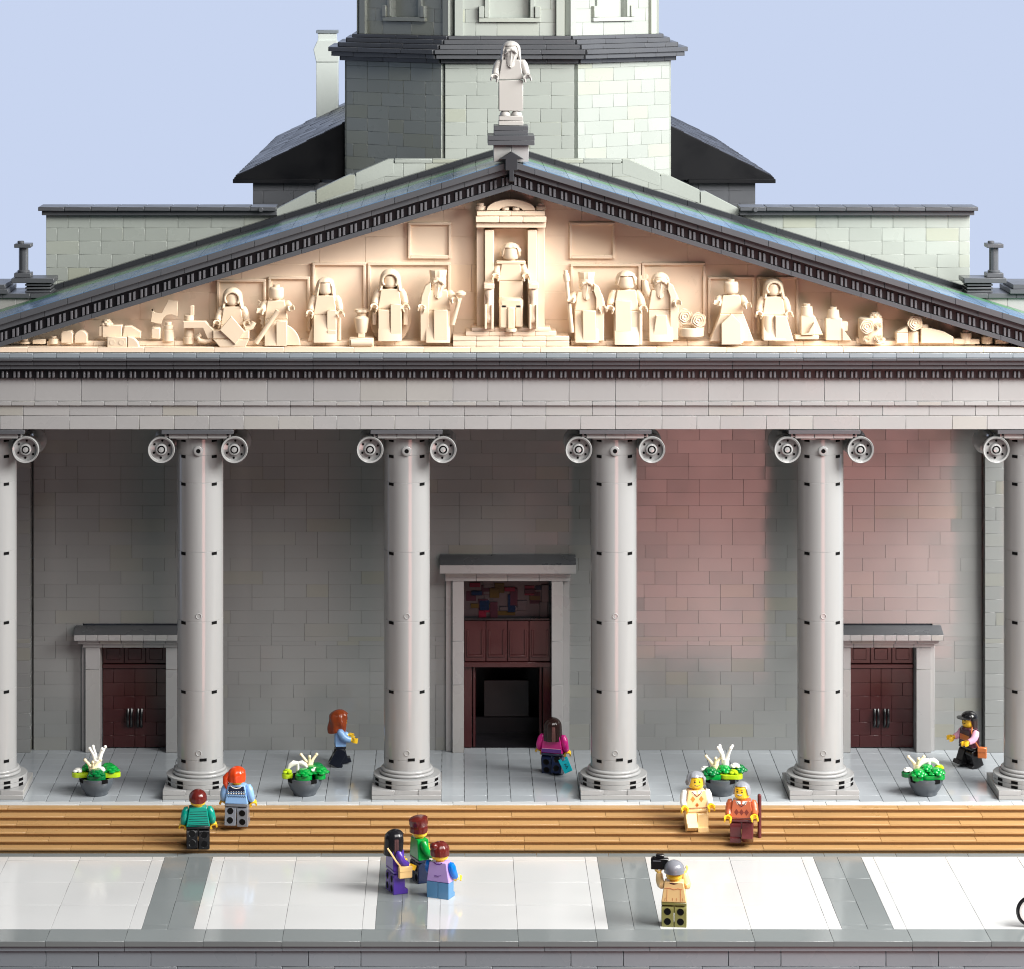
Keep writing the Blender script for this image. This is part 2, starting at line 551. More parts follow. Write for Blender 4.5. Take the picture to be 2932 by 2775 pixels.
# ---- doors
def side_door(cx):
    f = MB()
    for s in (-1, 1):
        for (za, zb) in ((0, 7.6), (7.6, 9.6)):
            xa, xb = cx + s * 3.0, cx + s * 4.35
            f.box(min(xa, xb), max(xa, xb), WY - 0.9, WY + 1.4, za + 0.01, zb - 0.01, 0.03)
        xa, xb = cx + s * 4.36, cx + s * 4.75
        f.box(min(xa, xb), max(xa, xb), WY - 0.35, WY + 1.2, 0.01, 9.58, 0.03)
    f.box(cx - 4.75, cx + 4.75, WY + 0.3, WY + 1.5, 9.61, 11.3, 0)
    for i in range(5):
        f.box(cx - 4.6 + 1.84 * i + 0.01, cx - 4.6 + 1.84 * (i + 1) - 0.01, WY - 1.0, WY + 0.8, 9.62, 10.0, 0.03)
    for i in range(5):
        f.box(cx - 5.0 + 2 * i + 0.01, cx - 5.0 + 2 * i + 1.99, WY - 1.3, WY + 0.8, 10.01, 10.4, 0.03)
    for i in range(10):
        f.box(cx - 5.3 + 1.06 * i + 0.01, cx - 5.3 + 1.06 * (i + 1) - 0.01, WY - 1.8, WY + 0.8, 10.41, 10.95, 0.03)
    f.prism([(WY - 1.8, 10.96), (WY + 0.4, 10.96), (WY + 0.1, 11.45), (WY - 0.3, 11.45)], 'yz', cx - 5.35, cx + 5.35, 0.02, 1)  # top slab coloured dark grey for the shade below the architrave
    fr = f.build('door_frame', ['grey', 'dark'], church)
    d = MB()
    d.box(cx - 2.97, cx + 2.97, WY + 1.0, WY + 1.3, 0.05, 9.6, 0)
    for i in range(3):
        d.box(cx - 2.95 + 1.97 * i + 0.02, cx - 2.95 + 1.97 * (i + 1) - 0.02, WY + 0.75, WY + 1.05, 7.8, 9.55, 0.03)
        d.box(cx - 2.6 + 1.97 * i, cx - 2.6 + 1.97 * i + 1.25, WY + 0.66, WY + 1.0, 8.1, 9.2, 0.06)
    d.box(cx - 2.97, cx + 2.97, WY + 0.55, WY + 1.05, 7.35, 7.75, 0.04)
    for s in (-1, 1):
        a, b_ = (cx - 2.95, cx - 0.02) if s < 0 else (cx + 0.02, cx + 2.95)
        for (za, zb) in ((0.08, 1.2), (1.2, 2.4), (2.4, 3.6), (3.6, 4.8), (4.8, 6.0), (6.0, 7.32)):
            m_ = (a + b_) / 2 + rng.choice((-0.5, 0.5))
            d.box(a, m_ - 0.01, WY + 0.72, WY + 1.05, za + 0.008, zb - 0.008, 0.02)
            d.box(m_ + 0.01, b_, WY + 0.72, WY + 1.05, za + 0.008, zb - 0.008, 0.02)
    dr = d.build('door', 'door_red', church)
    h = MB()
    for dx in (-0.62, -0.3, 0.3, 0.62):
        h.tube([(cx + dx, WY + 0.7, 2.0), (cx + dx, WY + 0.42, 2.3), (cx + dx, WY + 0.4, 3.1), (cx + dx, WY + 0.7, 3.6)], 0.13, 8)
    h.build('handle', 'black', dr)
side_door(-34.2)
side_door(34.3)

f = MB()
for s in (-1, 1):
    for (za, zb) in ((0, 6.2), (6.2, 10.2), (10.2, 15.7)):
        xa, xb = s * 4.0, s * 5.05
        f.box(min(xa, xb), max(xa, xb), WY - 1.0, WY + 2.2, za + 0.01, zb - 0.01, 0.03)
    xa, xb = s * 5.06, s * 5.65
    f.box(min(xa, xb), max(xa, xb), WY - 0.4, WY + 1.2, 0.01, 15.68, 0.03)
for i in range(4):
    f.box(-5.72 + 2.86 * i + 0.01, -5.72 + 2.86 * (i + 1) - 0.01, WY - 1.1, WY + 1.4, 15.71, 16.1, 0.03)
    f.box(-5.72 + 2.86 * i + 0.01, -5.72 + 2.86 * (i + 1) - 0.01, WY - 1.25, WY + 1.4, 16.11, 16.55, 0.03)
f.box(-6.2, 6.2, WY - 2.0, WY + 1.2, 16.56, 17.35, 0.03)
f.prism([(WY - 2.0, 17.36), (WY + 0.4, 17.36), (WY + 0.1, 17.95), (WY - 0.6, 17.95)], 'yz', -6.2, 6.2, 0.02, 1)  # dark grey of this cap stands in for the porch shade
f.build('door_frame', ['grey', 'dark'], church)

d = MB()
d.box(-4.0, 4.0, WY + 0.9, WY + 1.3, 7.95, 11.9, 0)
for i in range(4):
    d.box(-3.96 + 1.98 * i + 0.02, -3.96 + 1.98 * (i + 1) - 0.02, WY + 0.6, WY + 0.95, 8.0, 11.75, 0.04)
    for dx in (0.2, 1.55):
        d.box(-3.96 + 1.98 * i + dx, -3.96 + 1.98 * i + dx + 0.22, WY + 0.5, WY + 0.65, 8.6, 10.9, 0.04)
    d.box(-3.96 + 1.98 * i + 0.2, -3.96 + 1.98 * i + 1.77, WY + 0.48, WY + 0.65, 8.4, 8.62, 0.04)
d.box(-4.0, 4.0, WY + 0.35, WY + 1.2, 7.5, 7.98, 0.04)
d.box(-4.0, 4.0, WY + 0.45, WY + 1.2, 11.78, 12.0, 0.04, 1)
for s in (-1, 1):  # the two leaves, swung open against the jambs
    d.box(s * 3.05 - 0.12, s * 3.05 + 0.12, WY + 0.9, WY + 4.0, 0.05, 7.5, 0.04)
    d.box(s * 3.25, s * 4.0, WY + 0.7, WY + 1.3, 0.05, 7.48, 0.04)
dr = d.build('door', ['door_red', 'black'], church)
dr['label'] = 'tall central doorway standing open under a red panel'
t = MB()
t.box(-4.0, 4.0, WY + 1.0, WY + 1.2, 12.0, 15.7, 0, 0)
for k in range(34):
    cx_ = rng.uniform(-3.6, 3.6); cz_ = rng.uniform(12.3, 15.3)
    w_, h_ = rng.choice(((0.5, 0.2), (0.45, 0.45), (0.9, 0.2), (0.35, 0.8)))
    t.box(cx_ - w_, cx_ + w_, WY + 0.78 + 0.006 * k, WY + 1.02, cz_ - h_, cz_ + h_, 0.03, rng.choice((0, 0, 1, 2, 3, 4, 0)))
t.build('transom_window', ['inside', 'glass_red', 'glass_blue', 'glass_gold', 'glass_violet'], dr)
it = MB()
it.box(-4.2, -3.9, WY + 1.3, WY + 10, 0.0, 16, 0)
it.box(3.9, 4.2, WY + 1.3, WY + 10, 0.0, 16, 0)
it.box(-4.2, 4.2, WY + 10, WY + 10.3, 0, 16, 0)
it.box(-3.9, 3.9, WY + 0.85, WY + 10, 0.004, 0.05, 0)  # near-black floor sheet added for the shade inside the doorway
it.box(-4.2, 4.2, WY + 1.3, WY + 10, 12, 12.3, 0)
for i in range(4):
    it.box(-2.6 + 1.5 * i, -2.6 + 1.5 * i + 1.0, WY + 9.6, WY + 10.05, 5.6, 8.6, 0.03, 1)
it.box(-2.1, 2.1, WY + 6.0, WY + 6.4, 1.6, 5.0, 0.03, 1)
it.box(-3.2, 3.2, WY + 6.2, WY + 6.6, 0.0, 1.5, 0.03, 0)
it.build('vestibule', ['inside', 'inside_grey'], church)

# ---- columns
c0 = MB()
joints = [2.15, 3.1, 9.1, 15.1, 21.1, 27.1, 29.5, 30.9]
prof = []
rad = 2.0
for i in range(len(joints) - 1):
    a, b_ = joints[i], joints[i + 1]
    prof += [(rad - 0.025, a), (rad, a + 0.025), (rad, b_ - 0.025), (rad - 0.025, b_)]
c0.lathe(prof, (0, 0, 0), 'z', 64)
for zj in joints[1:]:
    for s in (-1, 1):
        for an in (48, 132):
            if an == 132 and zj < 30: continue
            a = R(an)
            c0.T = Matrix.Rotation(s * (PI / 2 - a) if True else 0, 4, 'Z')
            c0.box(-0.27, 0.27, -2.012, -1.7, zj - 0.29, zj - 0.03, 0, 1)
            c0.T = Matrix()
for zj in (3.1,):
    c0.T = Matrix.Rotation(R(12), 4, 'Z')
    c0.box(-0.3, 0.3, -2.012, -1.7, zj - 0.05, zj + 0.2, 0, 1); c0.T = Matrix()
for zc in (15.6, 3.75):   # round mould marks
    c0.lathe([(0.17, 0.02), (0.2, -0.03), (0.24, -0.03), (0.27, 0.02)], (0.03, -2.0, zc), 'y', 20, caps=False)
c0.lathe([(0.42, 0), (0.42, -0.16), (0.36, -0.2), (0.2, -0.2), (0.19, 0.1)], (0, -2.0, 29.9), 'y', 20, caps=False)
c0.cyl((0, -2.15, 29.9), 0.17, 0.1, 'y', 16, 0.0, 1)
shaft = c0.build('column', ['column', 'painted_recess'])
b_ = MB()
b_.box(-3.0, 3.0, -3.0, 3.0, 0.005, 0.4, 0.03)
b_.box(-3.0, -1.02, -3.0, 3.0, 0.405, 0.8, 0.03)
b_.box(1.02, 3.0, -3.0, 3.0, 0.405, 0.8, 0.03)
b_.box(-1.0, 1.0, -2.96, 2.96, 0.405, 0.8, 0.03)
b_.build('plinth', 'grey', shaft)
b_ = MB()
for z in (0.805, 1.21):
    b_.cyl((0, 0, z), 2.92, 0.395, 'z', 64, 0.03)
    for an in (-62, -32, 0 if False else 32, 62):
        b_.T = Matrix.Rotation(R(an), 4, 'Z')
        b_.box(-0.3, 0.3, -2.935, -2.5, z + 0.02, z + 0.26, 0, 1); b_.T = Matrix()
for (z, r_) in ((1.6, 2.38), (1.88, 2.26)):
    pr = [(1.9, z)] + [(r_ - 0.16 + 0.16 * math.cos(a), z + 0.15 + 0.15 * math.sin(a)) for a in [R(-90 + 18 * i) for i in range(11)]] + [(1.9, z + 0.3)]
    b_.lathe(pr, (0, 0, 0), 'z', 64)
b_.build('column_base', ['column', 'painted_recess'], shaft)
b_ = MB()
b_.box(-3.1, 3.1, -3.0, 3.0, 31.5, 31.88, 0.03, 1)
for i in range(3):
    b_.box(-2.5 + 1.667 * i + 0.01, -2.5 + 1.667 * (i + 1) - 0.01, -2.7, 2.7, 31.08, 31.49, 0.03, 0)
for s in (-1, 1):
    b_.box(s * 2.5, s * 2.75, -2.6, 2.6, 31.2, 31.32, 0.02, 0)
    b_.box(s * 2.68, s * 2.84, -2.65, 2.65, 31.02, 31.49, 0.02, 0)
b_.box(-1.9, 1.9, -1.9, 1.9, 30.85, 31.1, 0.0, 0)
b_.build('abacus', ['column', 'dark'], shaft)
for s in (-1, 1):
    v_ = MB()
    c = (s * 3.15, 0, 30.1)
    v_.lathe([(0.98, -2.70), (1.12, -2.75), (1.16, -2.65), (1.16, -2.3), (1.06, -2.1), (0.92, -1.7), (0.92, 1.7), (1.06, 2.1), (1.16, 2.3), (1.16, 2.65), (1.12, 2.75), (0.98, 2.7), (0.9, 2.5), (0.01, 2.5)], c, 'y', 40, caps=False)
    # front dish: lip, recess, bolt holes as dark discs, hub
    v_.lathe([(0.985, -2.71), (0.95, -2.3), (0.52, -2.22), (0.48, -2.62), (0.36, -2.66), (0.34, -2.4), (0.24, -2.4), (0.22, -2.7), (0.01, -2.72)], c, 'y', 40, caps=False)
    v_.lathe([(0.35, -2.5), (0.24, -2.5)], c, 'y', 24, 1, caps=False)
    for k in range(6):
        a = R(60 * k + 25)
        v_.cyl((c[0] + 0.74 * math.cos(a), -2.31, c[2] + 0.74 * math.sin(a)), 0.1, 0.06, 'y', 10, 0.0, 1)
    v_.build('volute', ['column', 'painted_recess'], shaft)
for i, X in enumerate((-45, -27, -9, 9, 27, 45)):
    o = shaft if i == 0 else copy_tree(shaft)
    o.parent = church
    o.location = (X * U, 3.0 * U, 0)

# ---- entablature
HW = 49.0
mb = MB()
bricks(mb, -HW, HW, 0.0, 2.0, [(31.92, 33.08)], rng, (3, 4, 3, 2))
bricks(mb, -HW, HW, 0.0, 2.0, [(33.1, 34.0)], rng, (2, 3, 4, 4))
bricks(mb, -HW, HW, -0.22, 2.0, [(34.0, 34.34)], rng, (2, 2))
mb.box(-HW, HW, 0.8, 6.0, 31.95, 34.4, 0)
for s in (-1, 1):
    mb.box(s * (HW - 1), s * (HW - 5), 6.0, WY, 31.95, 34.4, 0)
mb.build('architrave', 'grey', church)
mb = MB()
bricks(mb, -HW, HW, 0.02, 2.0, [(34.36, 36.32)], rng, (3, 4, 4))
mb.box(-HW, HW, 0.6, 15, 34.4, 38.2, 0)
mb.build('frieze', 'grey', church)
mb = MB()
mb.box(-HW, HW, -0.25, 2, 36.34, 37.2, 0, 0)
mb.box(-HW, HW, -0.55, 0, 37.05, 37.2, 0, 0)
for k in range(-49, 49):
    for dx in (0.2, 0.56):
        mb.box(k + dx, k + dx + 0.2, -0.52, -0.2, 36.42, 37.0, 0.06, 1)
mb.build('dentil_band', ['dentil', 'bar'], church)
mb = MB()
bricks(mb, -HW, HW, -0.9, 3, [(37.22, 37.6)], rng, (4, 6, 8))
bricks(mb, -HW, HW, -1.15, 3, [(37.61, 38.0)], rng, (4, 4, 8))
bricks(mb, -HW, HW, -1.45, 3, [(38.01, 38.22)], rng, (8, 8, 6))
bricks(mb, -HW, HW, -1.2, 3, [(38.23, 38.63)], rng, (2, 2), mat=1)
mb.build('cornice', ['dark', 'lower'], church)

# ---- pediment
ZA, SL = 52.65, 0.308
mb = MB()
def lim(za, zb):
    L = (ZA - 0.1 - za) / SL
    return None if L < 1 else (-L, L)
TY = 2.2
panels = []
for (xa, xb, ya, yb) in ((790, 873, 430, 500), (1102, 1190, 430, 500), (605, 708, 508, 640), (712, 872, 508, 640), (1104, 1240, 510, 640), (1242, 1365, 508, 640), (420, 515, 540, 640), (520, 600, 535, 640), (1370, 1460, 535, 645), (1465, 1545, 535, 645)):
    a = at(xa, yb, TY); b2 = at(xb, ya, TY)
    panels.append((a[0], b2[0], a[1], b2[1]))
bricks(mb, -48, 48, TY, TY + 1.0, courses(38.7, 54.2, 2.4), rng, (4, 6, 6, 8), limit=lim, g=0.007)
mb.box(-48, 48, TY + 0.5, TY + 1.2, 38.7, 39.9, 0)
tri = [(-45, 39), (45, 39), (0, 53.2)]
mb.prism(tri, 'xz', TY + 0.5, TY + 1.2, 0)
for i, (xa, xb, za, zb) in enumerate(panels):
    t_ = 0.22
    d_ = TY - 0.34 - 0.004 * i
    mb.box(xa, xb, d_, TY + 0.2, zb - t_, zb, 0.03)
    mb.box(xa, xa + t_, d_ + 0.002, TY + 0.2, za, zb - t_ - 0.005, 0.03)
    mb.box(xb - t_, xb, d_ + 0.002, TY + 0.2, za, zb - t_ - 0.005, 0.03)
    mb.box(xa + t_ * 0.5, xb - t_ * 0.5, TY - 0.06 - 0.002 * i, TY + 0.2, za, zb - t_ * 0.5, 0)
    if za > 45:
        mb.box(xa + t_, xb - t_, d_ + 0.004, TY + 0.2, za, za + t_ * 1.3, 0.03)
# ledge the figures stand on
bricks(mb, -45.5, 45.5, -0.9, TY + 0.5, [(38.66, 39.1)], rng, (6, 6, 4))
bricks(mb, -40, 40, 0.2, TY + 0.5, [(39.11, 39.5)], rng, (3, 4, 3), holes=[(-5.2, 5.2, 39, 42)])
mb.build('tympanum', 'tan', church)

def rake(mb, side, a, b_, y0, y1, seg, L0=0.0, L1=48.5, mat=0, off=0.0):
    x = L0 - off
    while x < L1:
        xa, xb = max(x, L0), min(x + seg, L1)
        if xb - xa > 0.1:
            g = 0.015
            q = [(side * (xa + g), ZA + a - SL * xa), (side * (xb - g), ZA + a - SL * xb), (side * (xb - g), ZA + b_ - SL * xb), (side * (xa + g), ZA + b_ - SL * xa)]
            mb.prism(q, 'xz', y0, y1, 0.02, mat)
        x += seg
mb = MB(); md = MB(); mr = MB()
for s in (-1, 1):
    rake(mb, s, 0.0, 0.42, -1.0, TY + 0.6, 6, mat=0)
    rake(md, s, 0.43, 1.42, -0.7, TY + 0.6, 50, mat=0)
    k = 0
    while k < 47:
        for dx in (0.25, 0.61):
            x = k + dx
            zb = ZA - SL * (x + 0.1)
            q = [(s * x, zb + 0.50), (s * (x + 0.2), zb + 0.44), (s * (x + 0.2), zb + 1.16), (s * x, zb + 1.22)]
            md.prism(q, 'xz', -1.0, -0.6, 0.03, 1)
        k += 1
    rake(mb, s, 1.43, 1.92, -1.25, TY + 0.6, 4)
    rake(mb, s, 1.93, 2.46, -1.6, TY + 0.6, 4, off=2)
    for r_ in range(4):
        y0 = -1.5 + r_ * 3.6
        rake(mr, s, 2.2 + 0.001 * r_, 2.52, y0 + 0.01, y0 + 3.59, 1.98, L0=1.0, L1=48.0, mat=(0, 0, 1, 2)[r_])
    rake(mr, s, 2.2, 2.95, 12.95, 14.3, 4, L0=0.2, L1=42, mat=2)
mb.build('raking_cornice', ['dark', 'lower'], church)
md.build('raking_dentil_band', ['dentil', 'bar'], church)
mr.build('pediment_roof', ['roof', 'roof_glint', 'darker'], church)
mb = MB()
za = ZA + 1.3
mb.prism([(-1.05, za + 1.35), (0, za + 2.0), (1.05, za + 1.35), (0.52, za + 1.35), (0.52, za + 0.4), (0.2, za + 0.4), (0.2, za - 0.55), (-0.2, za - 0.55), (-0.2, za + 0.4), (-0.52, za + 0.4), (-0.52, za + 1.35)], 'xz', -2.1, -1.0, 0.04)
mb.build('apex_ornament', 'darker', church)
mb = MB()
mb.box(-1.5, -0.01, -0.9, 2.1, 55.0, 56.45, 0.03, 0)
mb.box(0.01, 1.5, -0.9, 2.1, 55.0, 56.45, 0.03, 0)
for (h_, z0) in ((2.0, 56.46), (2.0, 56.88)):
    mb.box(-h_, h_, -1.4, 2.6, z0, z0 + 0.41, 0.03, 1)
for (h_, z0) in ((1.47, 57.30), (1.47, 57.70)):
    mb.box(-h_, h_, -0.87, 2.07, z0, z0 + 0.39, 0.03, 1)
mb.build('statue_pedestal', ['grey', 'dark'], church)

# ---- wings and stepped gable above the portico
mb = MB()
NY = 14.6
wc = courses(38.4, 49.2)
for s in (-1, 1):
    bricks(mb, 21 if s > 0 else -42, 42 if s > 0 else -21, NY, NY + 1.2, wc, rng, (2, 3, 3, 2))
    mb.box(s * 21, s * 41.9, NY + 0.6, NY + 2.0, 34, 49.15, 0)
def glim(za, zb):
    L = 21 if zb <= 49.7 else (10.6 + (54.3 - zb) * 2.3 if zb <= 54.3 else None)
    return None if L is None else (-L, L)
bricks(mb, -21, 21, NY - 0.2, NY + 1.2, courses(43.1, 53.9), rng, (2, 3, 4), limit=glim)
mb.prism([(-21, 43), (21, 43), (21, 49.6), (10.5, 54.0), (-10.5, 54.0), (-21, 49.6)], 'xz', NY + 0.3, NY + 1.4, 0)
# smooth sloped copings of the gable
for s in (-1, 1):
    for (xa, za, xb, zb) in ((10.4, 54.25, 13.8, 53.0), (13.9, 52.85, 17.4, 51.45), (17.5, 51.3, 21, 49.75)):
        mb.prism([(s * xa, za), (s * (xa + 0.5), za), (s * xb, zb), (s * xb, zb - 1.2), (s * xa, za - 1.3)], 'xz', NY - 0.212, NY + 1.3, 0.02)
x = -10.3
while x < 10.2:
    mb.box(x + 0.01, x + 3.42, NY - 0.26, NY + 1.3, 53.92, 54.26, 0.03); x += 3.433
mb.build('attic_wall', 'green_grey', church)
for s in (-1, 1):
    mb = MB()
    x = 21.0
    while x < 42.4:
        xa, xb = s * (x + 0.015), s * (min(x + 2.4, 42.9) - 0.015)
        mb.box(xa, xb, NY - 1.0, NY + 2.2, 49.62, 49.98, 0.04)
        x += 2.4
    mb.box(s * 21, s * 42.3, NY - 0.6, NY + 1.8, 49.2, 49.6, 0.03)
    mb.cyl((s * 22.4, NY - 1.12, 49.75), 0.22, 0.3, 'y', 16)
    mb.build('wing_coping', 'dark', church)

# ---- corner blocks and roof vents at both ends
mb = MB()
for s in (-1, 1):
    cb = MB()
    bricks(cb, 40.5 if s > 0 else -49, 49 if s > 0 else -40.5, 9.5, 14, courses(38.6, 42.2), rng, (2, 3))
    for (h_, z0, x0_) in ((0, 42.21, 40.2), (0.3, 42.62, 44.6), (0.1, 43.03, 44.9)):
        for k in range(4):
            if x0_ + 2.5 * k > 49: continue
            cb.box(s * (x0_ + 2.5 * k + 0.01), s * min(x0_ + 2.5 * k + 2.49, 49.4), 9.2 - h_, 14.2, z0, z0 + 0.4, 0.03, 1)
    # louvred hatch
    for k in range(3):
        cb.box(s * 40.9, s * 43.2, 9.6, 12.2, 42.65 + 0.3 * k, 42.83 + 0.3 * k, 0.03, 1)
    cb.box(s * 41.0, s * 43.1, 9.9, 12.2, 42.6, 43.5, 0, 2)
    cb.box(s * 40.6, s * 44.4, 9.4, 12.4, 43.52, 43.95, 0.04, 1)
    cb.build('corner_block', ['grey', 'dark', 'painted_recess'], church)
    v_ = MB()
    X = s * 43.5
    v_.box(X - 0.75, X + 0.75, 10.1, 11.6, 43.96, 44.35, 0.04)
    v_.cyl((X, 10.85, 44.35), 0.55, 0.2, 'z', 20, 0.03)
    v_.lathe([(0.42, 44.5), (0.42, 46.6)], (X, 10.85, 0), 'z', 24, 0, lambda a, z: 1 + 0.04 * math.sin(10 * a))
    v_.box(X - 0.75, X + 0.75, 10.1, 11.6, 46.6, 46.95, 0.04)
    v_.cyl((X - 0.25, 10.85, 46.95), 0.3, 0.22, 'z', 16, 0.03)
    v_.build('roof_vent', 'dark', church)

# ---- tower
def ring(x0, w, d, yf):
    """octagon footprint: half front width w, diagonal run d"""
    return [(x0 - w, yf), (x0 + w, yf), (x0 + w + d, yf + d), (x0 + w + d, yf + d + 2 * w), (x0 + w, yf + 2 * d + 2 * w), (x0 - w, yf + 2 * d + 2 * w), (x0 - w - d, yf + d + 2 * w), (x0 - w - d, yf + d)]
TX, TYF = 0.35, 25.0
def drum(w, d, yf, z0, z1, name, mat, openings=None):
    pr = ring(TX, w, d, yf)
    mb = MB()
    core = [(TX + (x - TX) * 0.955, yf + w + d + (y - yf - w - d) * 0.955) for (x, y) in pr]
    mb.prism(core, 'xy', z0, z1 - 0.05, 0, 1)
    for k in range(8):
        a, b2 = Vector(pr[k]), Vector(pr[(k + 1) % 8])
        L = (b2 - a).length
        ang = math.atan2(b2.y - a.y, b2.x - a.x)
        mb.T = Matrix.Translation((a.x, a.y, 0)) @ Matrix.Rotation(ang, 4, 'Z')
        hl = openings(L) if openings else ()
        bricks(mb, 0.2, L - 0.2, 0, 0.75, courses(z0, z1, 1.26), rng, (2, 3, 3, 4), hl)
    mb.T = Matrix()
    return mb.build(name, [mat, 'gable_black'], church)
drum(6.3, 9.6, TYF, 47.0, 62.6, 'tower_drum', 'green_grey')
def op(L): return [(L / 2 - 1.9, L / 2 + 1.9, 67.0, 90)]
up = drum(5.4, 9.0, TYF + 0.9, 65.2, 80.0, 'tower_upper_drum', 'green_grey', op)
# niche surrounds and pilasters on the upper drum
pr = ring(TX, 5.4, 9.0, TYF + 0.9)
for k in range(8):
    a, b2 = Vector(pr[k]), Vector(pr[(k + 1) % 8])
    L = (b2 - a).length
    ang = math.atan2(b2.y - a.y, b2.x - a.x)
    nb = MB()
    nb.T = Matrix.Translation((a.x, a.y, 0)) @ Matrix.Rotation(ang, 4, 'Z')
    nb.box(L / 2 - 2.9, L / 2 + 2.9, -0.3, 0.3, 66.5, 66.9, 0.03)
    for s in (-1, 1):
        nb.box(L / 2 + s * 1.95, L / 2 + s * 2.35, -0.25, 0.7, 66.92, 80, 0.03)
        nb.box(L / 2 + s * 2.4, L / 2 + s * 2.9, -0.4, 0.3, 66.92, 68.0, 0.03)
        nb.box(L / 2 + s * (L / 2 - 0.2), L / 2 + s * (L / 2 - 1.0), -0.35, 0.3, 65.2, 80, 0.03)
    nb.box(L / 2 - 1.95, L / 2 + 1.95, 0.5, 0.6, 66.9, 80, 0, 0)
    nb.build('niche', ['green_grey'], church)
mb = MB()
for (w_, d_, yo, z0, z1) in ((6.6, 9.8, -0.35, 62.62, 63.05), (7.05, 10.15, -1.1, 63.06, 63.5), (7.2, 10.3, -1.3, 63.51, 63.95), (6.7, 9.9, -0.5, 63.96, 64.4), (6.3, 9.5, 0.1, 64.41, 64.85), (5.9, 9.3, 0.5, 64.86, 65.2)):
    pr = ring(TX, w_, d_, TYF + yo)
    cx_, cy_ = TX, TYF + yo + w_ + d_
    mb.prism([(cx_ + (x - cx_) * 0.97, cy_ + (y - cy_) * 0.97) for x, y in pr], 'xy', z0, z1, 0, 1)
    for k in range(8):
        a, b2 = Vector(pr[k]), Vector(pr[(k + 1) % 8])
        L = (b2 - a).length
        ang = math.atan2(b2.y - a.y, b2.x - a.x)
        mb.T = Matrix.Translation((a.x, a.y, 0)) @ Matrix.Rotation(ang, 4, 'Z')
        x = 0.12
        while x < L - 0.15:
            e = x + rng.choice((3, 4, 6))
            if e > L - 1.2: e = L - 0.12
            mb.box(x, e - 0.015, 0, 1.0, z0 + 0.004, z1 - 0.004, 0.03, 0)
            x = e
        mb.T = Matrix()
mb.build('tower_cornice', ['dark', 'darker'], church)

# ---- nave roof behind the tower
mb = MB()
zl, zr = 51.4, 61.2
def slope(s):
    # slate courses from the eave up to the ridge
    N = 14
    xe, xr = s * 26.3, s * 2.0
    ze, zz = 51.2, 63.2
    for i in range(N):
        t0, t1 = i / N, (i + 1) / N
        xa, xb = xe + (xr - xe) * t0, xe + (xr - xe) * t1
        z0, z1 = ze + (zz - ze) * t0, ze + (zz - ze) * t1
        y = 36.0
        while y < 104:
            L = rng.choice((1.6, 2, 2.4))
            j = rng.uniform(0, 0.12)
            mb.convex([(xa, y, z0 + 0.05 + j * 0.6), (xb, y, z1 + 0.02), (xb, y + L - 0.04, z1 + 0.02), (xa, y + L - 0.04, z0 + 0.05 + j * 0.6),
                       (xa, y, z0 - 0.2), (xb, y, z1 - 0.3), (xb, y + L - 0.04, z1 - 0.3), (xa, y + L - 0.04, z0 - 0.2)],
                      [[0, 1, 2, 3], [4, 5, 6, 7], [0, 1, 5, 4], [1, 2, 6, 5], [2, 3, 7, 6], [3, 0, 4, 7]])
            y += L
for s in (-1, 1): slope(s)
mb.prism([(-26.4, 50.9), (26.4, 50.9), (26.4, 51.12), (2, 63.15), (-2, 63.15), (-26.4, 51.12)], 'xz', 35.6, 36.6, 0, 1)
for s in (-1, 1):
    mb.box(s * 18, s * 26.5, 35.0, 104, 50.6, 51.0, 0.04, 1)
mb.build('nave_roof', ['slate', 'gable_black'], church)
mb = MB()
for s in (-1, 1):
    bricks(mb, 16 if s > 0 else -24.6, 24.6 if s > 0 else -16, 35.8, 37, courses(45, 50.6), rng, (2, 3))
    mb.box(s * 16, s * 24.5, 36.4, 104, 34, 50.5, 0)
mb.box(-41.5, 41.5, 30, 60, 0, 45, 0)
mb.box(-41.5, 41.5, NY + 2.2, 30, 35, 46, 0)
mb.build('nave_wall', ['dark'], church)  # dark brick colour imitates the tower's shadow on this wall
mb = MB()
X, Yc = at(634, 200, 100)[0], 100
zt = [at(634, y_, Yc)[1] for y_ in (240, 116, 95, 78, 66, 58)]
mb.box(X - 1.3, X + 1.3, Yc - 1.3, Yc + 1.3, 50, zt[1], 0.04)
mb.prism([(X - 1.3, zt[1] - 0.2), (X + 1.3, zt[1] - 0.2), (X + 1.62, zt[2]), (X + 1.15, zt[3]), (X - 1.15, zt[3]), (X - 1.62, zt[2])], 'xz', Yc - 1.5, Yc + 1.5, 0.05)
mb.box(X - 1.1, X + 1.1, Yc - 1.1, Yc + 1.1, zt[3] - 0.1, zt[4] + 0.1, 0.04)
mb.box(X - 1.3, X + 1.3, Yc - 1.3, Yc + 1.3, zt[4] + 0.1, zt[5], 0.05, 1)
mb.box(X - 1.6, X + 1.6, Yc - 1.5, Yc + 1.5, 50, zt[0] + 0.6, 0.05, 1)
mb.build('chimney', ['pale', 'lower'], church)

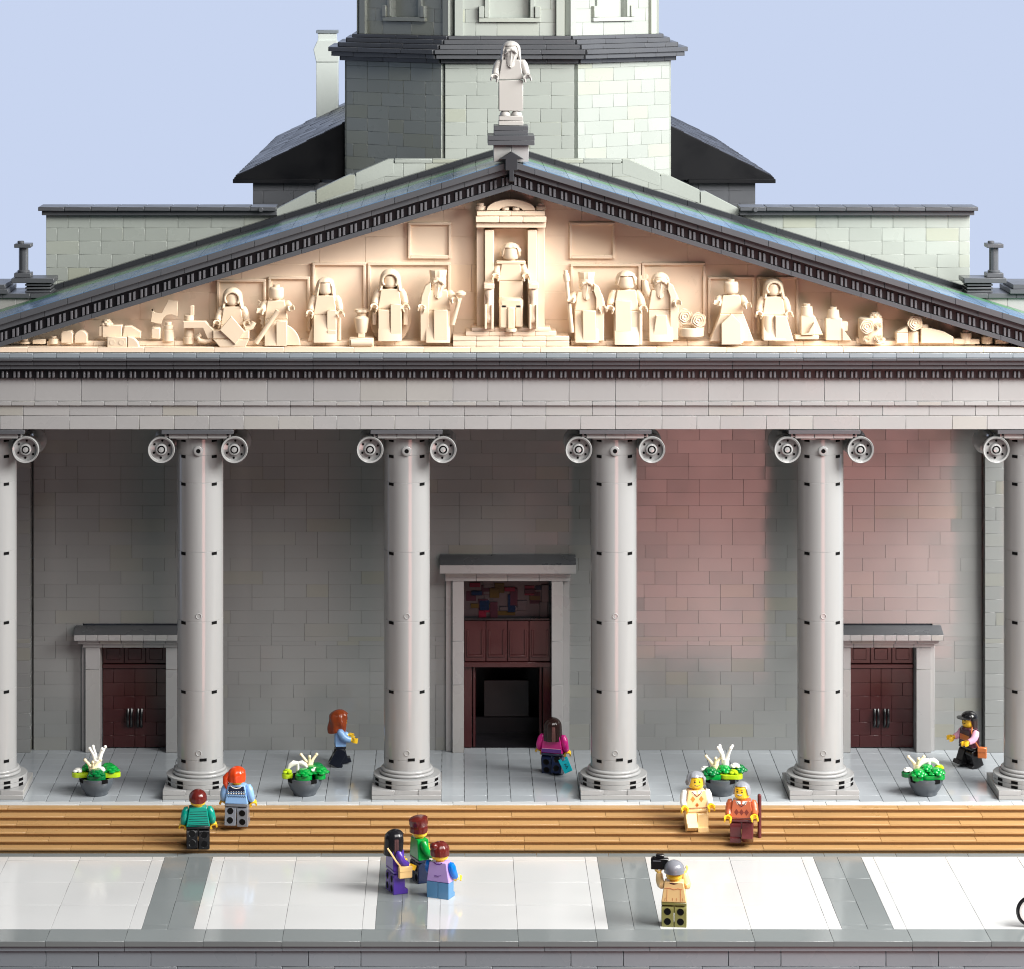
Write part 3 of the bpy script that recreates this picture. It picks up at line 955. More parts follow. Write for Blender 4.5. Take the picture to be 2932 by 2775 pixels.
# ================================================================= FIGURES
def hair_shell(mb, zlow, R0=0.74, ztop=4.95, zc=4.2, flare=0.0, g=0.03, k=9, swirl=0.0, back=1.08, n_az=48, mat=0, wave=0.0, lump=0.0, cy=0.0):
    N1, N2 = 9, 9
    vs, fs = [], []
    rows = N1 + N2 + 2
    for a_i in range(n_az):
        az = 2 * PI * a_i / n_az
        zl = zlow(az)
        pts_ = []
        c_ = max(-1.0, min(1.0, (zl - zc) / (ztop - zc)))
        pm = math.acos(c_) if zl > zc else PI / 2
        for i in range(N1 + 1):
            ph = pm * i / N1
            pts_.append((R0 * math.sin(ph), zc + (ztop - zc) * math.cos(ph)))
        for j in range(1, N2 + 1):
            z = zc - max(0.0, zc - zl) * j / N2
            r_ = pts_[N1][0] + flare * (zc - z) if zl < zc else pts_[N1][0]
            pts_.append((r_, z if zl < zc else pts_[N1][1]))
        pts_.append((pts_[-1][0] * 0.8, pts_[-1][1] + 0.02))
        for (r_, z) in pts_:
            d_ = 1 + g * math.sin(k * az + swirl * z) * min(1, r_ / R0) + wave * math.sin(6 * z + 2 * az)
            if lump: d_ += lump * math.sin(5 * az + 1.3) * math.sin(9 * z)
            x, y = r_ * d_ * math.sin(az), -r_ * d_ * math.cos(az)
            if y > 0: y *= back
            vs.append((x, y + cy, z))
    for a_i in range(n_az):
        b2 = (a_i + 1) % n_az
        for i in range(rows - 1):
            fs.append([a_i * rows + i, b2 * rows + i, b2 * rows + i + 1, a_i * rows + i + 1])
    mb.add(vs, fs, mat)

def wrap(az):   # angle from the front, 0..pi
    a = az % (2 * PI)
    return min(a, 2 * PI - a)
def step_(a, a0, a1, v0, v1):
    t = max(0.0, min(1.0, (a - a0) / (a1 - a0)))
    t = t * t * (3 - 2 * t)
    return v0 + (v1 - v0) * t

def hair_mesh(style, dz=0.0):
    h = MB()
    h.T = Matrix.Translation((0, 0, dz))
    if style == 'short':
        hair_shell(h, lambda az: step_(wrap(az), 0.7, 1.3, 4.58, 3.98) - 0.12 * step_(wrap(az), 2.0, 2.6, 0, 1), 0.75, 4.92, 4.2, g=0.015, k=14)
    elif style == 'quiff':
        hair_shell(h, lambda az: step_(wrap(az), 0.6, 1.2, 4.62, 3.95), 0.76, 5.05, 4.3, g=0.03, k=11, swirl=2)
        h.ball((0.05, 0.66, 4.72), (0.36, 0.34, 0.34), 14)
    elif style == 'flat_top':
        hair_shell(h, lambda az: step_(wrap(az), 0.6, 1.1, 4.6, 3.95), 0.74, 4.9, 4.3, g=0.03, k=12)
        h.T = Matrix.Translation((0, 0, dz)) @ Matrix.Rotation(R(-10), 4, 'X')
        h.lathe([(0.66, 4.3), (0.78, 4.6), (0.76, 4.98), (0.6, 5.08), (0.01, 5.1)], (0, -0.75, 0), 'z', 32, 0, lambda a, z: 1 + 0.03 * math.sin(13 * a))
    elif style == 'long':
        hair_shell(h, lambda az: step_(wrap(az), 0.75, 1.25, 4.6, 3.0), 0.78, 4.98, 4.25, flare=0.06, g=0.02, k=12, back=1.12)
    elif style == 'wavy':
        hair_shell(h, lambda az: step_(wrap(az), 0.6, 1.15, 4.62, 3.05 + 0.1 * math.sin(3 * az)), 0.8, 5.0, 4.25, flare=0.1, g=0.05, k=7, swirl=3, back=1.2, wave=0.04)
    elif style == 'bun':
        hair_shell(h, lambda az: step_(wrap(az), 0.7, 1.2, 4.58, 3.75), 0.77, 4.98, 4.25, g=0.03, k=10, swirl=1.5)
        h.tube([(0.3, 0.62, 4.4), (0.42, 0.85, 4.05), (0.42, 0.9, 3.6), (0.36, 0.8, 3.15)], [0.22, 0.3, 0.24, 0.1], 12)
    elif style == 'curly':
        hair_shell(h, lambda az: step_(wrap(az), 0.7, 1.2, 4.62, 3.85), 0.8, 5.0, 4.28, g=0.05, k=9, swirl=6, lump=0.08, back=1.15)
    elif style == 'swept':
        hair_shell(h, lambda az: step_(wrap(az), 0.75, 1.15, 4.66, 3.9), 0.74, 4.96, 4.28, g=0.035, k=10, swirl=1, back=1.12)
    elif style == 'cap':
        hair_shell(h, lambda az: step_(wrap(az), 0.5, 1.4, 4.48, 4.22), 0.74, 5.0, 4.42, g=0.012, k=6, back=1.05)
        vs, fs = [], []
        for i in range(13):
            a = R(-60 + 10 * i)
            for (r_, z) in ((0.6, 4.56), (1.12, 4.46), (1.12, 4.40), (0.6, 4.46)):
                vs.append((r_ * math.sin(a) * 0.9, -r_ * math.cos(a) * 1.05, z))
        for i in range(12):
            for j in range(4):
                fs.append([i * 4 + j, (i + 1) * 4 + j, (i + 1) * 4 + (j + 1) % 4, i * 4 + (j + 1) % 4])
        fs += [[0, 1, 2, 3], [48, 51, 50, 49]]
        h.add(vs, fs)
    elif style == 'beanie':
        hair_shell(h, lambda az: step_(wrap(az), 0.6, 1.6, 4.5, 4.1), 0.78, 5.05, 4.35, g=0.012, k=20, swirl=2, back=1.08)
        pr_ = [(0.7, 4.12), (0.8, 4.12), (0.83, 4.22), (0.8, 4.32), (0.7, 4.34)]
        h.T = h.T @ Matrix.Translation((0, 0.03, 0)) @ Matrix.Rotation(R(8), 4, 'X')
        h.lathe(pr_, (0, -0.55 + 0.55, 0), 'z', 32)
    elif style == 'hood':
        hair_shell(h, lambda az: step_(wrap(az), 0.75, 0.95, 4.72, 3.3), 0.86, 5.12, 4.3, flare=0.14, g=0.012, k=5, back=1.1)
        h.tube([(0.62 * math.sin(R(t_)), -0.62 - 0.06 * math.cos(R(t_)), 4.2 + 0.58 * math.cos(R(t_))) for t_ in range(-130, 131, 20)], 0.11, 8)
    elif style == 'crown_hat':
        h.lathe([(0.6, 4.45), (0.62, 4.5), (0.7, 5.0), (0.66, 5.08), (0.01, 5.1)], (0, 0, 0), 'z', 36, 0, lambda a, z: 1 + 0.03 * (1 if math.sin(12 * a) > 0 else -1))
    elif style == 'stud':
        h.cyl((0, 0, 4.6), 0.3, 0.22, 'z', 20)
    return h

def beard(parent, mat, dz=0.0, long=1.0):
    b = MB()
    b.T = Matrix.Translation((0, 0, dz))
    vs, fs = [], []
    n_, m_ = 13, 9
    for i in range(n_):
        t = i / (n_ - 1)
        wd = 0.6 * (1 - t) ** 0.45 + 0.04
        z = 4.32 - 1.5 * long * t
        for j in range(m_):
            u = -1 + 2 * j / (m_ - 1)
            x = wd * u + 0.03 * math.sin(7 * t)
            y = -0.58 - 0.12 * math.cos(u * PI / 2) * (1 - 0.3 * t) + 0.22 * u * u * (1 - t) - 0.05 * math.cos(u * 12 + 2 * t) + 0.06 * math.sin(PI * t)
            vs.append((x, y, z))
    nb = n_ * m_
    vs += [(x, y + 0.22, z) for (x, y, z) in vs]
    for i in range(n_ - 1):
        for j in range(m_ - 1):
            a = i * m_ + j
            fs.append([a, a + 1, a + m_ + 1, a + m_])
            fs.append([nb + a, nb + a + m_, nb + a + m_ + 1, nb + a + 1])
    for i in range(n_ - 1):
        fs.append([i * m_, (i + 1) * m_, nb + (i + 1) * m_, nb + i * m_])
        fs.append([i * m_ + m_ - 1, nb + i * m_ + m_ - 1, nb + (i + 1) * m_ + m_ - 1, (i + 1) * m_ + m_ - 1])
    for j in range(m_ - 1):
        fs.append([j, nb + j, nb + j + 1, j + 1])
        q = (n_ - 1) * m_ + j
        fs.append([q, q + 1, nb + q + 1, nb + q])
    b.add(vs, fs)
    for s in (-1, 1):
        b.tube([(0.05 * s, -0.72, 4.28), (0.3 * s, -0.74, 4.2), (0.48 * s, -0.62, 3.95)], [0.1, 0.12, 0.05], 8)
    return b.build('beard', mat, parent)

def figure(name, label, cat, loc, yaw, c, hair, legs=(0, 0), arms=(0, 0), head_yaw=0.0, face=None, skirt=None, short=False,
           group=None, scale=1.0, out=(0.0, 0.0), decor=None, beard_=None, hip=True):
    """toy figure looking towards -Y at yaw 0; c: colours of skin, torso, arm, hip, leg, hair"""
    root = empty(name, loc, yaw, label, cat, group)
    root.scale = (scale, scale, scale)
    base = 1.9
    if short: base = 1.3
    if skirt: base = skirt
    dz = base - 1.9
    TZ = Matrix.Translation((0, 0, dz))
    skin = c['skin']
    # torso
    t = MB(); t.T = TZ
    t.prism([(-0.98, 1.9), (0.98, 1.9), (0.74, 3.42), (0.66, 3.48), (-0.66, 3.48), (-0.74, 3.42)], 'xz', -0.49, 0.49, 0.05)
    t.cyl((0, 0, 3.45), 0.36, 0.2, 'z', 20, 0.02, 1)
    torso = t.build('torso', [c['torso'], skin], root)
    if decor: decor(torso, dz)
    # head
    h = MB()
    h.T = TZ @ Matrix.Rotation(head_yaw, 4, 'Z')
    h.lathe([(0.42, 3.62), (0.56, 3.65), (0.63, 3.76), (0.64, 3.9), (0.64, 4.4), (0.62, 4.52), (0.54, 4.61), (0.4, 4.64), (0.3, 4.64), (0.3, 4.84), (0.01, 4.85)], (0, 0, 0), 'z', 32)
    head = h.build('head', skin, root)
    if face:
        f_ = MB(); f_.T = h.T
        def on(az, z, r_=0.645): return (r_ * math.sin(az), -r_ * math.cos(az), z)
        for s in (-1, 1):
            p = on(s * 0.33, 4.22, 0.63)
            f_.ball(p, (0.075, 0.05, 0.085), 10)
            f_.tube([on(s * (0.2 + 0.06 * i), 4.4 + (0.02 if i == 2 else 0), 0.65) for i in range(5)], 0.022, 6, 1)
        mw = 0.38
        pts_ = [on(-mw + mw * 2 * i / 8, 3.99 - 0.09 * math.cos((i - 4) / 4 * PI / 2), 0.645) for i in range(9)]
        f_.tube(pts_, 0.028, 6, 0)
        if face == 'grin':
            for i in range(7):
                az = -0.26 + 0.087 * i
                f_.ball(on(az, 3.965, 0.625), (0.06, 0.04, 0.055), 8, 2)
        if face == 'glasses':
            for s in (-1, 1):
                f_.tube([on(s * 0.33 + 0.2 * math.cos(R(q)), 4.22 + 0.13 * math.sin(R(q)), 0.66) for q in range(0, 361, 30)], 0.022, 6, 1)
        f_.build('face', ['black', 'rust_dark', 'white'], head)
    if hair:
        hm = hair_mesh(hair, 0)
        hm2 = MB(); hm2.f = hm.f; hm2.m = hm.m
        T2 = TZ @ Matrix.Rotation(head_yaw, 4, 'Z')
        hm2.v = [tuple((T2 @ (Vector(p) / U)) * U) for p in hm.v]
        hm2.build('hat' if hair in ('cap', 'beanie', 'crown_hat') else ('hood' if hair == 'hood' else 'hair'), c['hair'], root, merge=True)
        if hair in ('cap',):
            k = MB(); k.T = T2
            hair_shell(k, lambda az: step_(wrap(az), 1.1, 1.5, 4.4, 3.5), 0.72, 4.7, 4.3, g=0.04, k=9)
            k.build('hair', c.get('hair2', 'auburn'), root, merge=True)
    if beard_: beard(root, beard_, dz)
    # arms
    for i, s in enumerate((-1, 1)):
        a = MB()
        rot = Matrix.Rotation(-arms[i], 4, 'X')
        tilt = Matrix.Rotation(-s * (0.16 + out[i]), 4, 'Y')
        a.T = TZ @ Matrix.Translation((s * 0.84, 0, 3.12)) @ rot @ tilt
        P = [(0, 0, 0.18), (s * 0.1, 0.0, 0.12), (s * 0.15, 0, -0.12), (s * 0.16, -0.02, -0.42), (s * 0.15, -0.1, -0.66), (s * 0.12, -0.28, -0.88), (s * 0.1, -0.42, -1.0)]
        a.tube(P, [0.2, 0.3, 0.34, 0.32, 0.31, 0.28, 0.25], 14)
        arm = a.build('arm', c['arm'][i] if isinstance(c['arm'], (tuple, list)) else c['arm'], root)
        hd = MB(); hd.T = a.T
        hd.tube([(s * 0.11, -0.36, -0.95), (s * 0.09, -0.52, -1.09)], [0.17, 0.19], 12)
        d = Vector((0, -0.74, -0.67)).normalized()
        ax = Vector((0, -0.67, 0.74)).normalized()
        sx = Vector((1, 0, 0))
        cen = Vector((s * 0.08, -0.5, -1.07)) + d * 0.32
        vs, fs = [], []
        N = 17
        for q in range(N):
            an = R(48) + (2 * PI - R(96)) * q / (N - 1)
            dirv = d * math.cos(an) + sx * math.sin(an)
            for (r_, hh) in ((0.21, -0.2), (0.33, -0.2), (0.33, 0.2), (0.21, 0.2)):
                vs.append(tuple(cen + dirv * r_ + ax * hh))
        for q in range(N - 1):
            for j in range(4):
                fs.append([q * 4 + j, (q + 1) * 4 + j, (q + 1) * 4 + (j + 1) % 4, q * 4 + (j + 1) % 4])
        fs += [[0, 1, 2, 3], [(N - 1) * 4 + 3, (N - 1) * 4 + 2, (N - 1) * 4 + 1, (N - 1) * 4]]
        hd.add(vs, fs)
        hd.build('hand', skin, arm)
    # legs
    if skirt:
        k = MB()
        k.prism([(-0.98, 0.0), (0.98, 0.0), (0.96, base - 0.02), (-0.96, base - 0.02)], 'xz', -0.5, 0.5, 0.04)
        k.prism([(-1.15, 0), (-0.5, 0), (-0.5, base - 0.1)], 'yz', -0.95, 0.95, 0.03)
        k.build('robe', c['leg'], root)
    elif short:
        for s in (-1, 1):
            k = MB()
            xa, xb = (0.02, 0.97) if s > 0 else (-0.97, -0.02)
            k.prism([(-0.72, 0), (0.5, 0), (0.5, 1.28), (-0.5, 1.28), (-0.5, 0.4), (-0.72, 0.34)], 'yz', xa, xb, 0.04)
            k.build('leg', c['leg'], root)
    else:
        k = MB()
        k.box(-0.97, 0.97, -0.47, 0.47, 1.66, 1.89, 0.04)
        k.box(-0.12, 0.12, -0.35, 0.35, 1.05, 1.67, 0.04)
        k.cyl((-0.95, 0, 1.33), 0.3, 1.9, 'x', 16, 0.02)
        k.build('hips', c['hip'], root)
        for i, s in enumerate((-1, 1)):
            k = MB()
            k.T = Matrix.Translation((0, 0, 1.33)) @ Matrix.Rotation(-legs[i], 4, 'X') @ Matrix.Translation((0, 0, -1.33))
            arc = [(0.48 * math.cos(R(q)), 1.33 + 0.32 * math.sin(R(q))) for q in range(15, 180, 15)]
            poly = [(-0.74, 0.0), (0.49, 0.0), (0.49, 1.2)] + arc + [(-0.49, 1.2), (-0.49, 0.42), (-0.74, 0.36)]
            xa, xb = (0.035, 0.97) if s > 0 else (-0.97, -0.035)
            k.prism(poly, 'yz', xa, xb, 0.035)
            cxm = (xa + xb) / 2
            for zc_ in (0.42, 1.18):
                k.cyl((cxm, 0.475, zc_), 0.27, 0.022, 'y', 18, 0.0, 1)
                k.lathe([(0.27, 0.49), (0.285, 0.50), (0.31, 0.49)], (cxm, 0, zc_), 'y', 18, 0)
            k.build('leg', [c['leg'], 'painted_recess'], root)
    return root

FG = 'toy figures around the church'

# torso prints -------------------------------------------------------------
def back_at(z, w=0.0): return 0.492
def d_stripes(torso, dz):
    m = MB(); m.T = Matrix.Translation((0, 0, dz))
    for i in range(6):
        z = 2.12 + 0.2 * i
        hw = 0.98 - (z - 1.9) / 1.52 * 0.24 - 0.1
        m.box(-hw, hw, 0.485, 0.5, z, z + 0.035, 0)
    m.box(-0.86, 0.86, 0.485, 0.501, 1.98, 2.03, 0)
    m.build('printed_stripes', 'dark_navy', torso)
def d_sweater(torso, dz):
    m = MB()
    m.box(-0.72, 0.72, 0.485, 0.5, 2.9, 3.12, 0, 0)
    m.box(-0.66, 0.66, 0.485, 0.5, 3.12, 3.36, 0, 0)
    for i in range(7):
        x = -0.66 + 0.22 * i
        m.ball((x, 0.495, 2.78), (0.07, 0.02, 0.06), 8, 1)
        m.ball((x, 0.497, 2.95), (0.04, 0.02, 0.04), 8, 1)
    m.box(-0.8, 0.8, 0.484, 0.498, 2.7, 2.86, 0, 0)
    z = 2.5
    for i in range(9):
        x = -0.81 + 0.18 * i
        m.prism([(x, z), (x + 0.09, z + 0.14), (x + 0.18, z), (x + 0.18, z - 0.07), (x + 0.09, z + 0.07), (x, z - 0.07)], 'xz', 0.485, 0.5, 0, 0)
    m.tube([(-0.5, 0.49, 3.45), (-0.3, 0.5, 3.28), (0, 0.5, 3.22), (0.3, 0.5, 3.28), (0.5, 0.49, 3.45)], 0.04, 6, 1)
    m.build('printed_pattern', ['navy', 'white'], torso)
def argyle(c1, c2, cc, up):
    def d(torso, dz):
        m = MB()
        for x in (-0.42, 0.0, 0.42) if not up else (-0.36, 0.36):
            z = 2.5 if not up else 2.75
            m.prism([(x - 0.2, z), (x, z - 0.27), (x + 0.2, z), (x, z + 0.27)], 'xz', -0.5, -0.485, 0, 0)
            if not up:
                continue
            for (dx, dz2) in ((0.36 if x < 0 else -0.36, -0.5),):
                m.prism([(x + dx - 0.16, z + dz2), (x + dx, z + dz2 - 0.2), (x + dx + 0.16, z + dz2), (x + dx, z + dz2 + 0.2)], 'xz', -0.5, -0.486, 0, 0)
        for s in (-1, 1):
            m.tube([(0, -0.5, 2.98), (s * 0.2, -0.5, 3.14), (s * 0.42, -0.5, 3.4)], 0.035, 6, 1)
            m.prism([(s * 0.04, 3.2), (s * 0.34, 3.15), (s * 0.5, 3.44), (s * 0.1, 3.44)], 'xz', -0.505, -0.486, 0, 2)
        m.box(-0.95, 0.95, -0.5, -0.486, 1.98, 2.03, 0, 1)
        m.build('printed_pattern', [c1, c2, cc], torso)
    return d
def d_floral(torso, dz):
    m = MB()
    r_ = random.Random(3)
    for i in range(22):
        x, z = r_.uniform(-0.42, 0.42), r_.uniform(2.05, 3.35)
        m.ball((x, -0.495, z), (0.09, 0.015, 0.07), 8, r_.choice((0, 0, 1)))
        m.ball((0.9 - (z - 1.9) * 0.16 - 0.012, -0.32 + r_.uniform(-0.1, 0.1), z), (0.015, 0.07, 0.06), 8, r_.choice((0, 1)))
    m.build('printed_pattern', ['navy', 'lavender'], torso)
def d_band(torso, dz):
    m = MB()
    m.box(-0.9, 0.9, 0.486, 0.502, 1.95, 2.28, 0, 0)
    m.box(-0.85, 0.85, 0.486, 0.503, 2.28, 2.31, 0, 1)
    m.build('printed_band', ['purple_band', 'pink'], torso)
def d_vest(torso, dz):
    m = MB(); m.T = Matrix.Translation((0, 0, dz))
    m.tube([(-0.38, 0.49, 3.46), (-0.2, 0.5, 3.34), (0.1, 0.5, 3.32), (0.34, 0.5, 3.44)], 0.045, 6, 0)
    m.tube([(-0.3, 0.495, 2.45), (0.0, 0.5, 2.38), (0.3, 0.495, 2.42)], 0.018, 6, 0)
    m.tube([(-0.1, 0.495, 2.32), (0.1, 0.5, 2.3), (0.3, 0.495, 2.3)], 0.018, 6, 0)
    m.build('printed_lines', ['purple_band'], torso)
def d_jacket(torso, dz):
    m = MB()
    m.tube([(-0.66, 0.495, 2.92), (-0.3, 0.5, 2.98), (0, 0.5, 2.9), (0.3, 0.5, 3.0), (0.72, 0.495, 2.98)], 0.02, 6, 0)
    for x in (-0.5, 0.52): m.tube([(x, 0.495, 2.9), (x * 1.05, 0.5, 2.0)], 0.016, 6, 0)
    for x in (-0.7, -0.2, 0.1, 0.7): m.tube([(x, 0.495, 2.02), (x * 0.95, 0.5, 2.25)], 0.014, 6, 0)
    m.prism([(-0.36, 3.38), (0.36, 3.42), (0.3, 3.33), (0, 3.28)], 'xz', 0.486, 0.5, 0, 1)
    m.build('printed_lines', ['rust', 'plum'], torso)
def d_scarf(torso, dz):
    m = MB()
    m.box(-0.7, 0.7, -0.5, -0.487, 2.4, 2.9, 0, 0)
    m.tube([(0.62 * math.sin(R(t_)), -0.6 * math.cos(R(t_)), 3.46) for t_ in range(0, 361, 24)], 0.16, 8, 1)
    m.build('scarf', ['bag_orange', 'plum'], torso)

# the visitors ---------------------------------------------------------------
figure('toy_figure', 'small toy figure in a teal striped top and black trousers climbing the lowest ochre step', 'toy figure', on_ground(383, 1641, -2.0), PI + 0.12,
       dict(skin='yellow', torso='teal', arm='teal', hip='black', leg='black', hair='dark_red_hair'), 'short', legs=(0.0, -0.28), arms=(-0.3, -0.3), out=(0.14, 0.1), decor=d_stripes, group=FG)
figure('toy_figure', 'red haired toy figure in a light blue patterned sweater walking up the steps', 'toy figure', on_ground(459, 1597, -0.83), PI - 0.1,
       dict(skin='yellow', torso='sky_blue', arm='sky_blue', hip='mid_grey', leg='mid_grey', hair='orange_hair'), 'bun', legs=(0.1, -0.25), arms=(-0.3, -0.25), out=(0.14, 0.1), head_yaw=-0.8, decor=d_sweater, group=FG)
figure('toy_figure', 'toy woman with long auburn hair and light blue jacket striding right along the terrace', 'toy figure', on_ground(658, 1481, 0), PI / 2 + 0.12,
       dict(skin='yellow', torso='sky_blue', arm='sky_blue', hip='dark_navy', leg='dark_navy', hair='auburn'), 'wavy', legs=(-0.5, 0.25), arms=(0.55, 0.4), face='glasses', decor=d_floral, group=FG)
figure('toy_figure', 'toy woman with long dark brown hair in a magenta top before the central doorway', 'toy figure', on_ground(1070, 1497, 0), PI - 0.28,
       dict(skin='yellow', torso='magenta', arm='magenta', hip='navy', leg='navy', hair='dark_brown'), 'long', legs=(-0.4, 0.2), arms=(-0.3, -0.2), out=(0.1, 0.2), decor=d_band, group=FG)
figure('toy_figure', 'toy figure in black cap and pink sleeves walking left near the right side door', 'toy figure', on_ground(1876, 1484, 0), -PI / 2 + 0.45,
       dict(skin='yellow', torso='plum', arm='pink', hip='black', leg='black', hair='black', hair2='dark_brown'), 'cap', legs=(0.35, -0.35), arms=(0.55, 0.55), face='plain', decor=d_scarf, group=FG)
figure('toy_figure', 'curly grey haired toy grandmother in an orange argyle vest coming down the steps', 'toy figure', on_ground(1347, 1607, -1.23), 0.12,
       dict(skin='yellow', torso='peach', arm='white', hip='tan_cloth', leg='tan_cloth', hair='grey_hair'), 'curly', legs=(0.55, 0.0), arms=(0.05, 0.25), face='smile', decor=argyle('orange_print', 'rust_dark', 'white', True), group=FG)
figure('toy_figure', 'grey haired smiling toy grandfather in a rust argyle sweater on the steps', 'toy figure', on_ground(1436, 1627, -1.63), -0.16,
       dict(skin='yellow', torso='rust', arm='rust', hip='maroon', leg='maroon', hair='grey_hair'), 'swept', legs=(0.0, 0.5), arms=(0.1, 0.35), head_yaw=-0.25, face='grin', decor=argyle('rust_dark', 'plum', 'white', False), group=FG)
figure('toy_figure', 'black haired toy woman in a purple outfit standing with two others on the paved square', 'toy figure', on_ground(765, 1725, -2.4), PI / 2 + 0.36,
       dict(skin='yellow', torso='purple', arm='purple', hip='purple', leg='purple', hair='black_hair'), 'long', legs=(0.0, 0.0), arms=(0.3, 0.3), group=FG)
figure('toy_figure', 'tall toy man with upswept dark red hair in a green top and navy trousers', 'toy figure', on_ground(812, 1704, -2.4), PI / 2 + 0.4,
       dict(skin='yellow', torso='green', arm='green', hip='navy', leg='navy', hair='dark_red_hair'), 'flat_top', legs=(0.0, 0.0), arms=(0.2, 0.45), group=FG)
figure('toy_figure', 'toy child with short legs in a lavender vest with blue sleeves and light blue trousers', 'toy figure', on_ground(852, 1736, -2.4), PI - 0.42,
       dict(skin='yellow', torso='lavender', arm='blue', hip='denim', leg='denim', hair='dark_red_hair'), 'quiff', short=True, arms=(0.15, 0.35), head_yaw=-0.35, decor=d_vest, group=FG, out=(0.0, 0.0))
figure('toy_figure', 'toy photographer seen from behind in a grey beanie, tan jacket and olive trousers', 'toy figure', on_ground(1305, 1791, -2.4), PI - 0.12,
       dict(skin='yellow', torso='tan_cloth', arm='tan_cloth', hip='olive', leg='olive', hair='beanie'), 'beanie', legs=(0.0, 0.0), arms=(1.75, 1.75), out=(-0.35, 0.1), decor=d_jacket, group=FG)

# things they carry -------------------------------------------------------------
def satchel(label, loc, yaw, mat, w=1.0, h=0.85, strap=None):
    r_ = empty('shoulder_bag', loc, yaw, label, 'bag')
    m = MB()
    m.box(-w / 2, w / 2, -0.2, 0.2, 0, h, 0.06)
    m.build('pouch', mat, r_)
    m = MB()
    m.box(-w / 2 - 0.01, w / 2 + 0.01, -0.24, 0.22, h * 0.55, h + 0.02, 0.05)
    m.build('flap', mat, r_)
    if strap:
        m = MB(); m.tube(strap, 0.07, 8, flat=0.5); m.build('strap', mat, r_)
    return r_
x, y, z = on_ground(776, 1727, -2.4)
satchel('tan shoulder bag hanging at the hip of the toy woman in purple', (x + 0.35, y - 0.72, z + 1.35), 0.35, 'bag_tan', 1.1, 0.95,
        [(-0.35, 0.0, 0.9), (-0.75, 0.02, 1.4), (-1.1, 0.25, 2.0), (-1.3, 0.55, 2.35)])
x, y, z = on_ground(1893, 1486, 0)
satchel('small orange shoulder bag at the side of the toy figure in the black cap', (x + 0.25, y - 0.75, z + 1.05), -0.25, 'bag_orange', 0.8, 0.95,
        [(-0.3, -0.02, 0.9), (-0.65, -0.1, 1.5), (-0.95, -0.05, 2.25), (-0.9, 0.3, 2.7)])
x, y, z = on_ground(1100, 1500, 0)
m = MB()
m.T = Matrix.Rotation(R(-24), 4, 'Y')
m.prism([(-0.38, -1.35), (0.38, -1.35), (0.42, -0.05), (0.16, -0.05), (0.16, -0.28), (-0.16, -0.28), (-0.16, -0.05), (-0.42, -0.05)], 'xz', -0.12, 0.12, 0.03, 0)
m.tube([(-0.1, -0.13, -0.55), (0.1, -0.135, -0.6), (-0.05, -0.135, -0.75), (0.14, -0.135, -0.85), (-0.08, -0.13, -0.98)], 0.03, 6, 1)
bag = m.build('carrier_bag', ['cyan', 'navy'])
bag.location = Vector((x - 0.55, y - 0.95, z + 1.75)) * U
tag(bag, 'bright cyan carrier bag held by the toy woman in magenta', 'bag')

x, y, z = on_ground(1305, 1791, -2.4)
r_ = empty('camera', (x - 1.05, y + 1.05, z + 4.05), -0.12, 'black toy camera raised in the hands of the photographer in the grey beanie', 'camera')
m = MB(); m.box(-0.68, 0.68, -0.25, 0.25, 0, 0.85, 0.05); m.box(-0.3, 0.35, -0.22, 0.24, 0.84, 1.15, 0.08); m.cyl((-0.45, 0, 0.85), 0.14, 0.1, 'z', 14); m.build('camera_body', 'black', r_)
m = MB(); m.cyl((0.05, 0.25, 0.42), 0.36, 0.5, 'y', 24); m.build('lens', 'black', r_)
m = MB(); m.box(-0.52, 0.1, -0.262, -0.24, 0.64, 0.7, 0); m.build('screen_edge', 'mid_grey', r_)

x, y, z = on_ground(1470, 1630, -2.0)
m = MB(); m.tube([(0, 0, 0.0), (0, 0, 3.9)], [0.17, 0.17], 14); m.ball((0, 0, 3.9), 0.175, 12)
cane = m.build('walking_cane', 'maroon')
cane.location = Vector((x, y, z)) * U
tag(cane, 'maroon walking cane standing upright beside the toy grandfather', 'cane')

# ================================================================= PLANTERS
def rosette(mb, c, r_, mat):
    for j in range(3):
        for k in range(5):
            a = 2 * PI * k / 5 + j * 0.6
            rr = r_ * (0.62 - 0.2 * j)
            mb.ball((c[0] + rr * math.cos(a), c[1] + rr * math.sin(a), c[2] + 0.1 + 0.15 * j), (r_ * 0.42, r_ * 0.42, 0.17), 8, mat)
def blossom(mb, c, mat):
    for k in range(4):
        a = PI / 4 + PI / 2 * k
        mb.ball((c[0] + 0.26 * math.cos(a), c[1] + 0.26 * math.sin(a), c[2] + 0.14), (0.22, 0.22, 0.14), 10, mat)
    mb.cyl((c[0], c[1], c[2] + 0.16), 0.24, 0.2, 'z', 16, 0.03, mat)
def prongs(mb, c, h, mat, n_=4):
    mb.lathe([(0.24, 0), (0.28, h * 0.1), (0.34, h * 0.4), (0.38, h * 0.52), (0.01, h * 0.56)], c, 'z', 14, mat)
    for k in range(n_):
        a = 2 * PI * k / n_ + 0.6
        p0 = Vector((c[0] + 0.14 * math.cos(a), c[1] + 0.14 * math.sin(a), c[2] + h * 0.42))
        p1 = Vector((c[0] + 0.42 * math.cos(a), c[1] + 0.3 * math.sin(a), c[2] + h * 0.72))
        p2 = Vector((c[0] + 0.78 * math.cos(a), c[1] + 0.5 * math.sin(a), c[2] + h * 0.96))
        mb.tube([p0, p1, p2], [0.18, 0.13, 0.1], 8, mat)
        mb.ball(p2, 0.15, 10, mat)
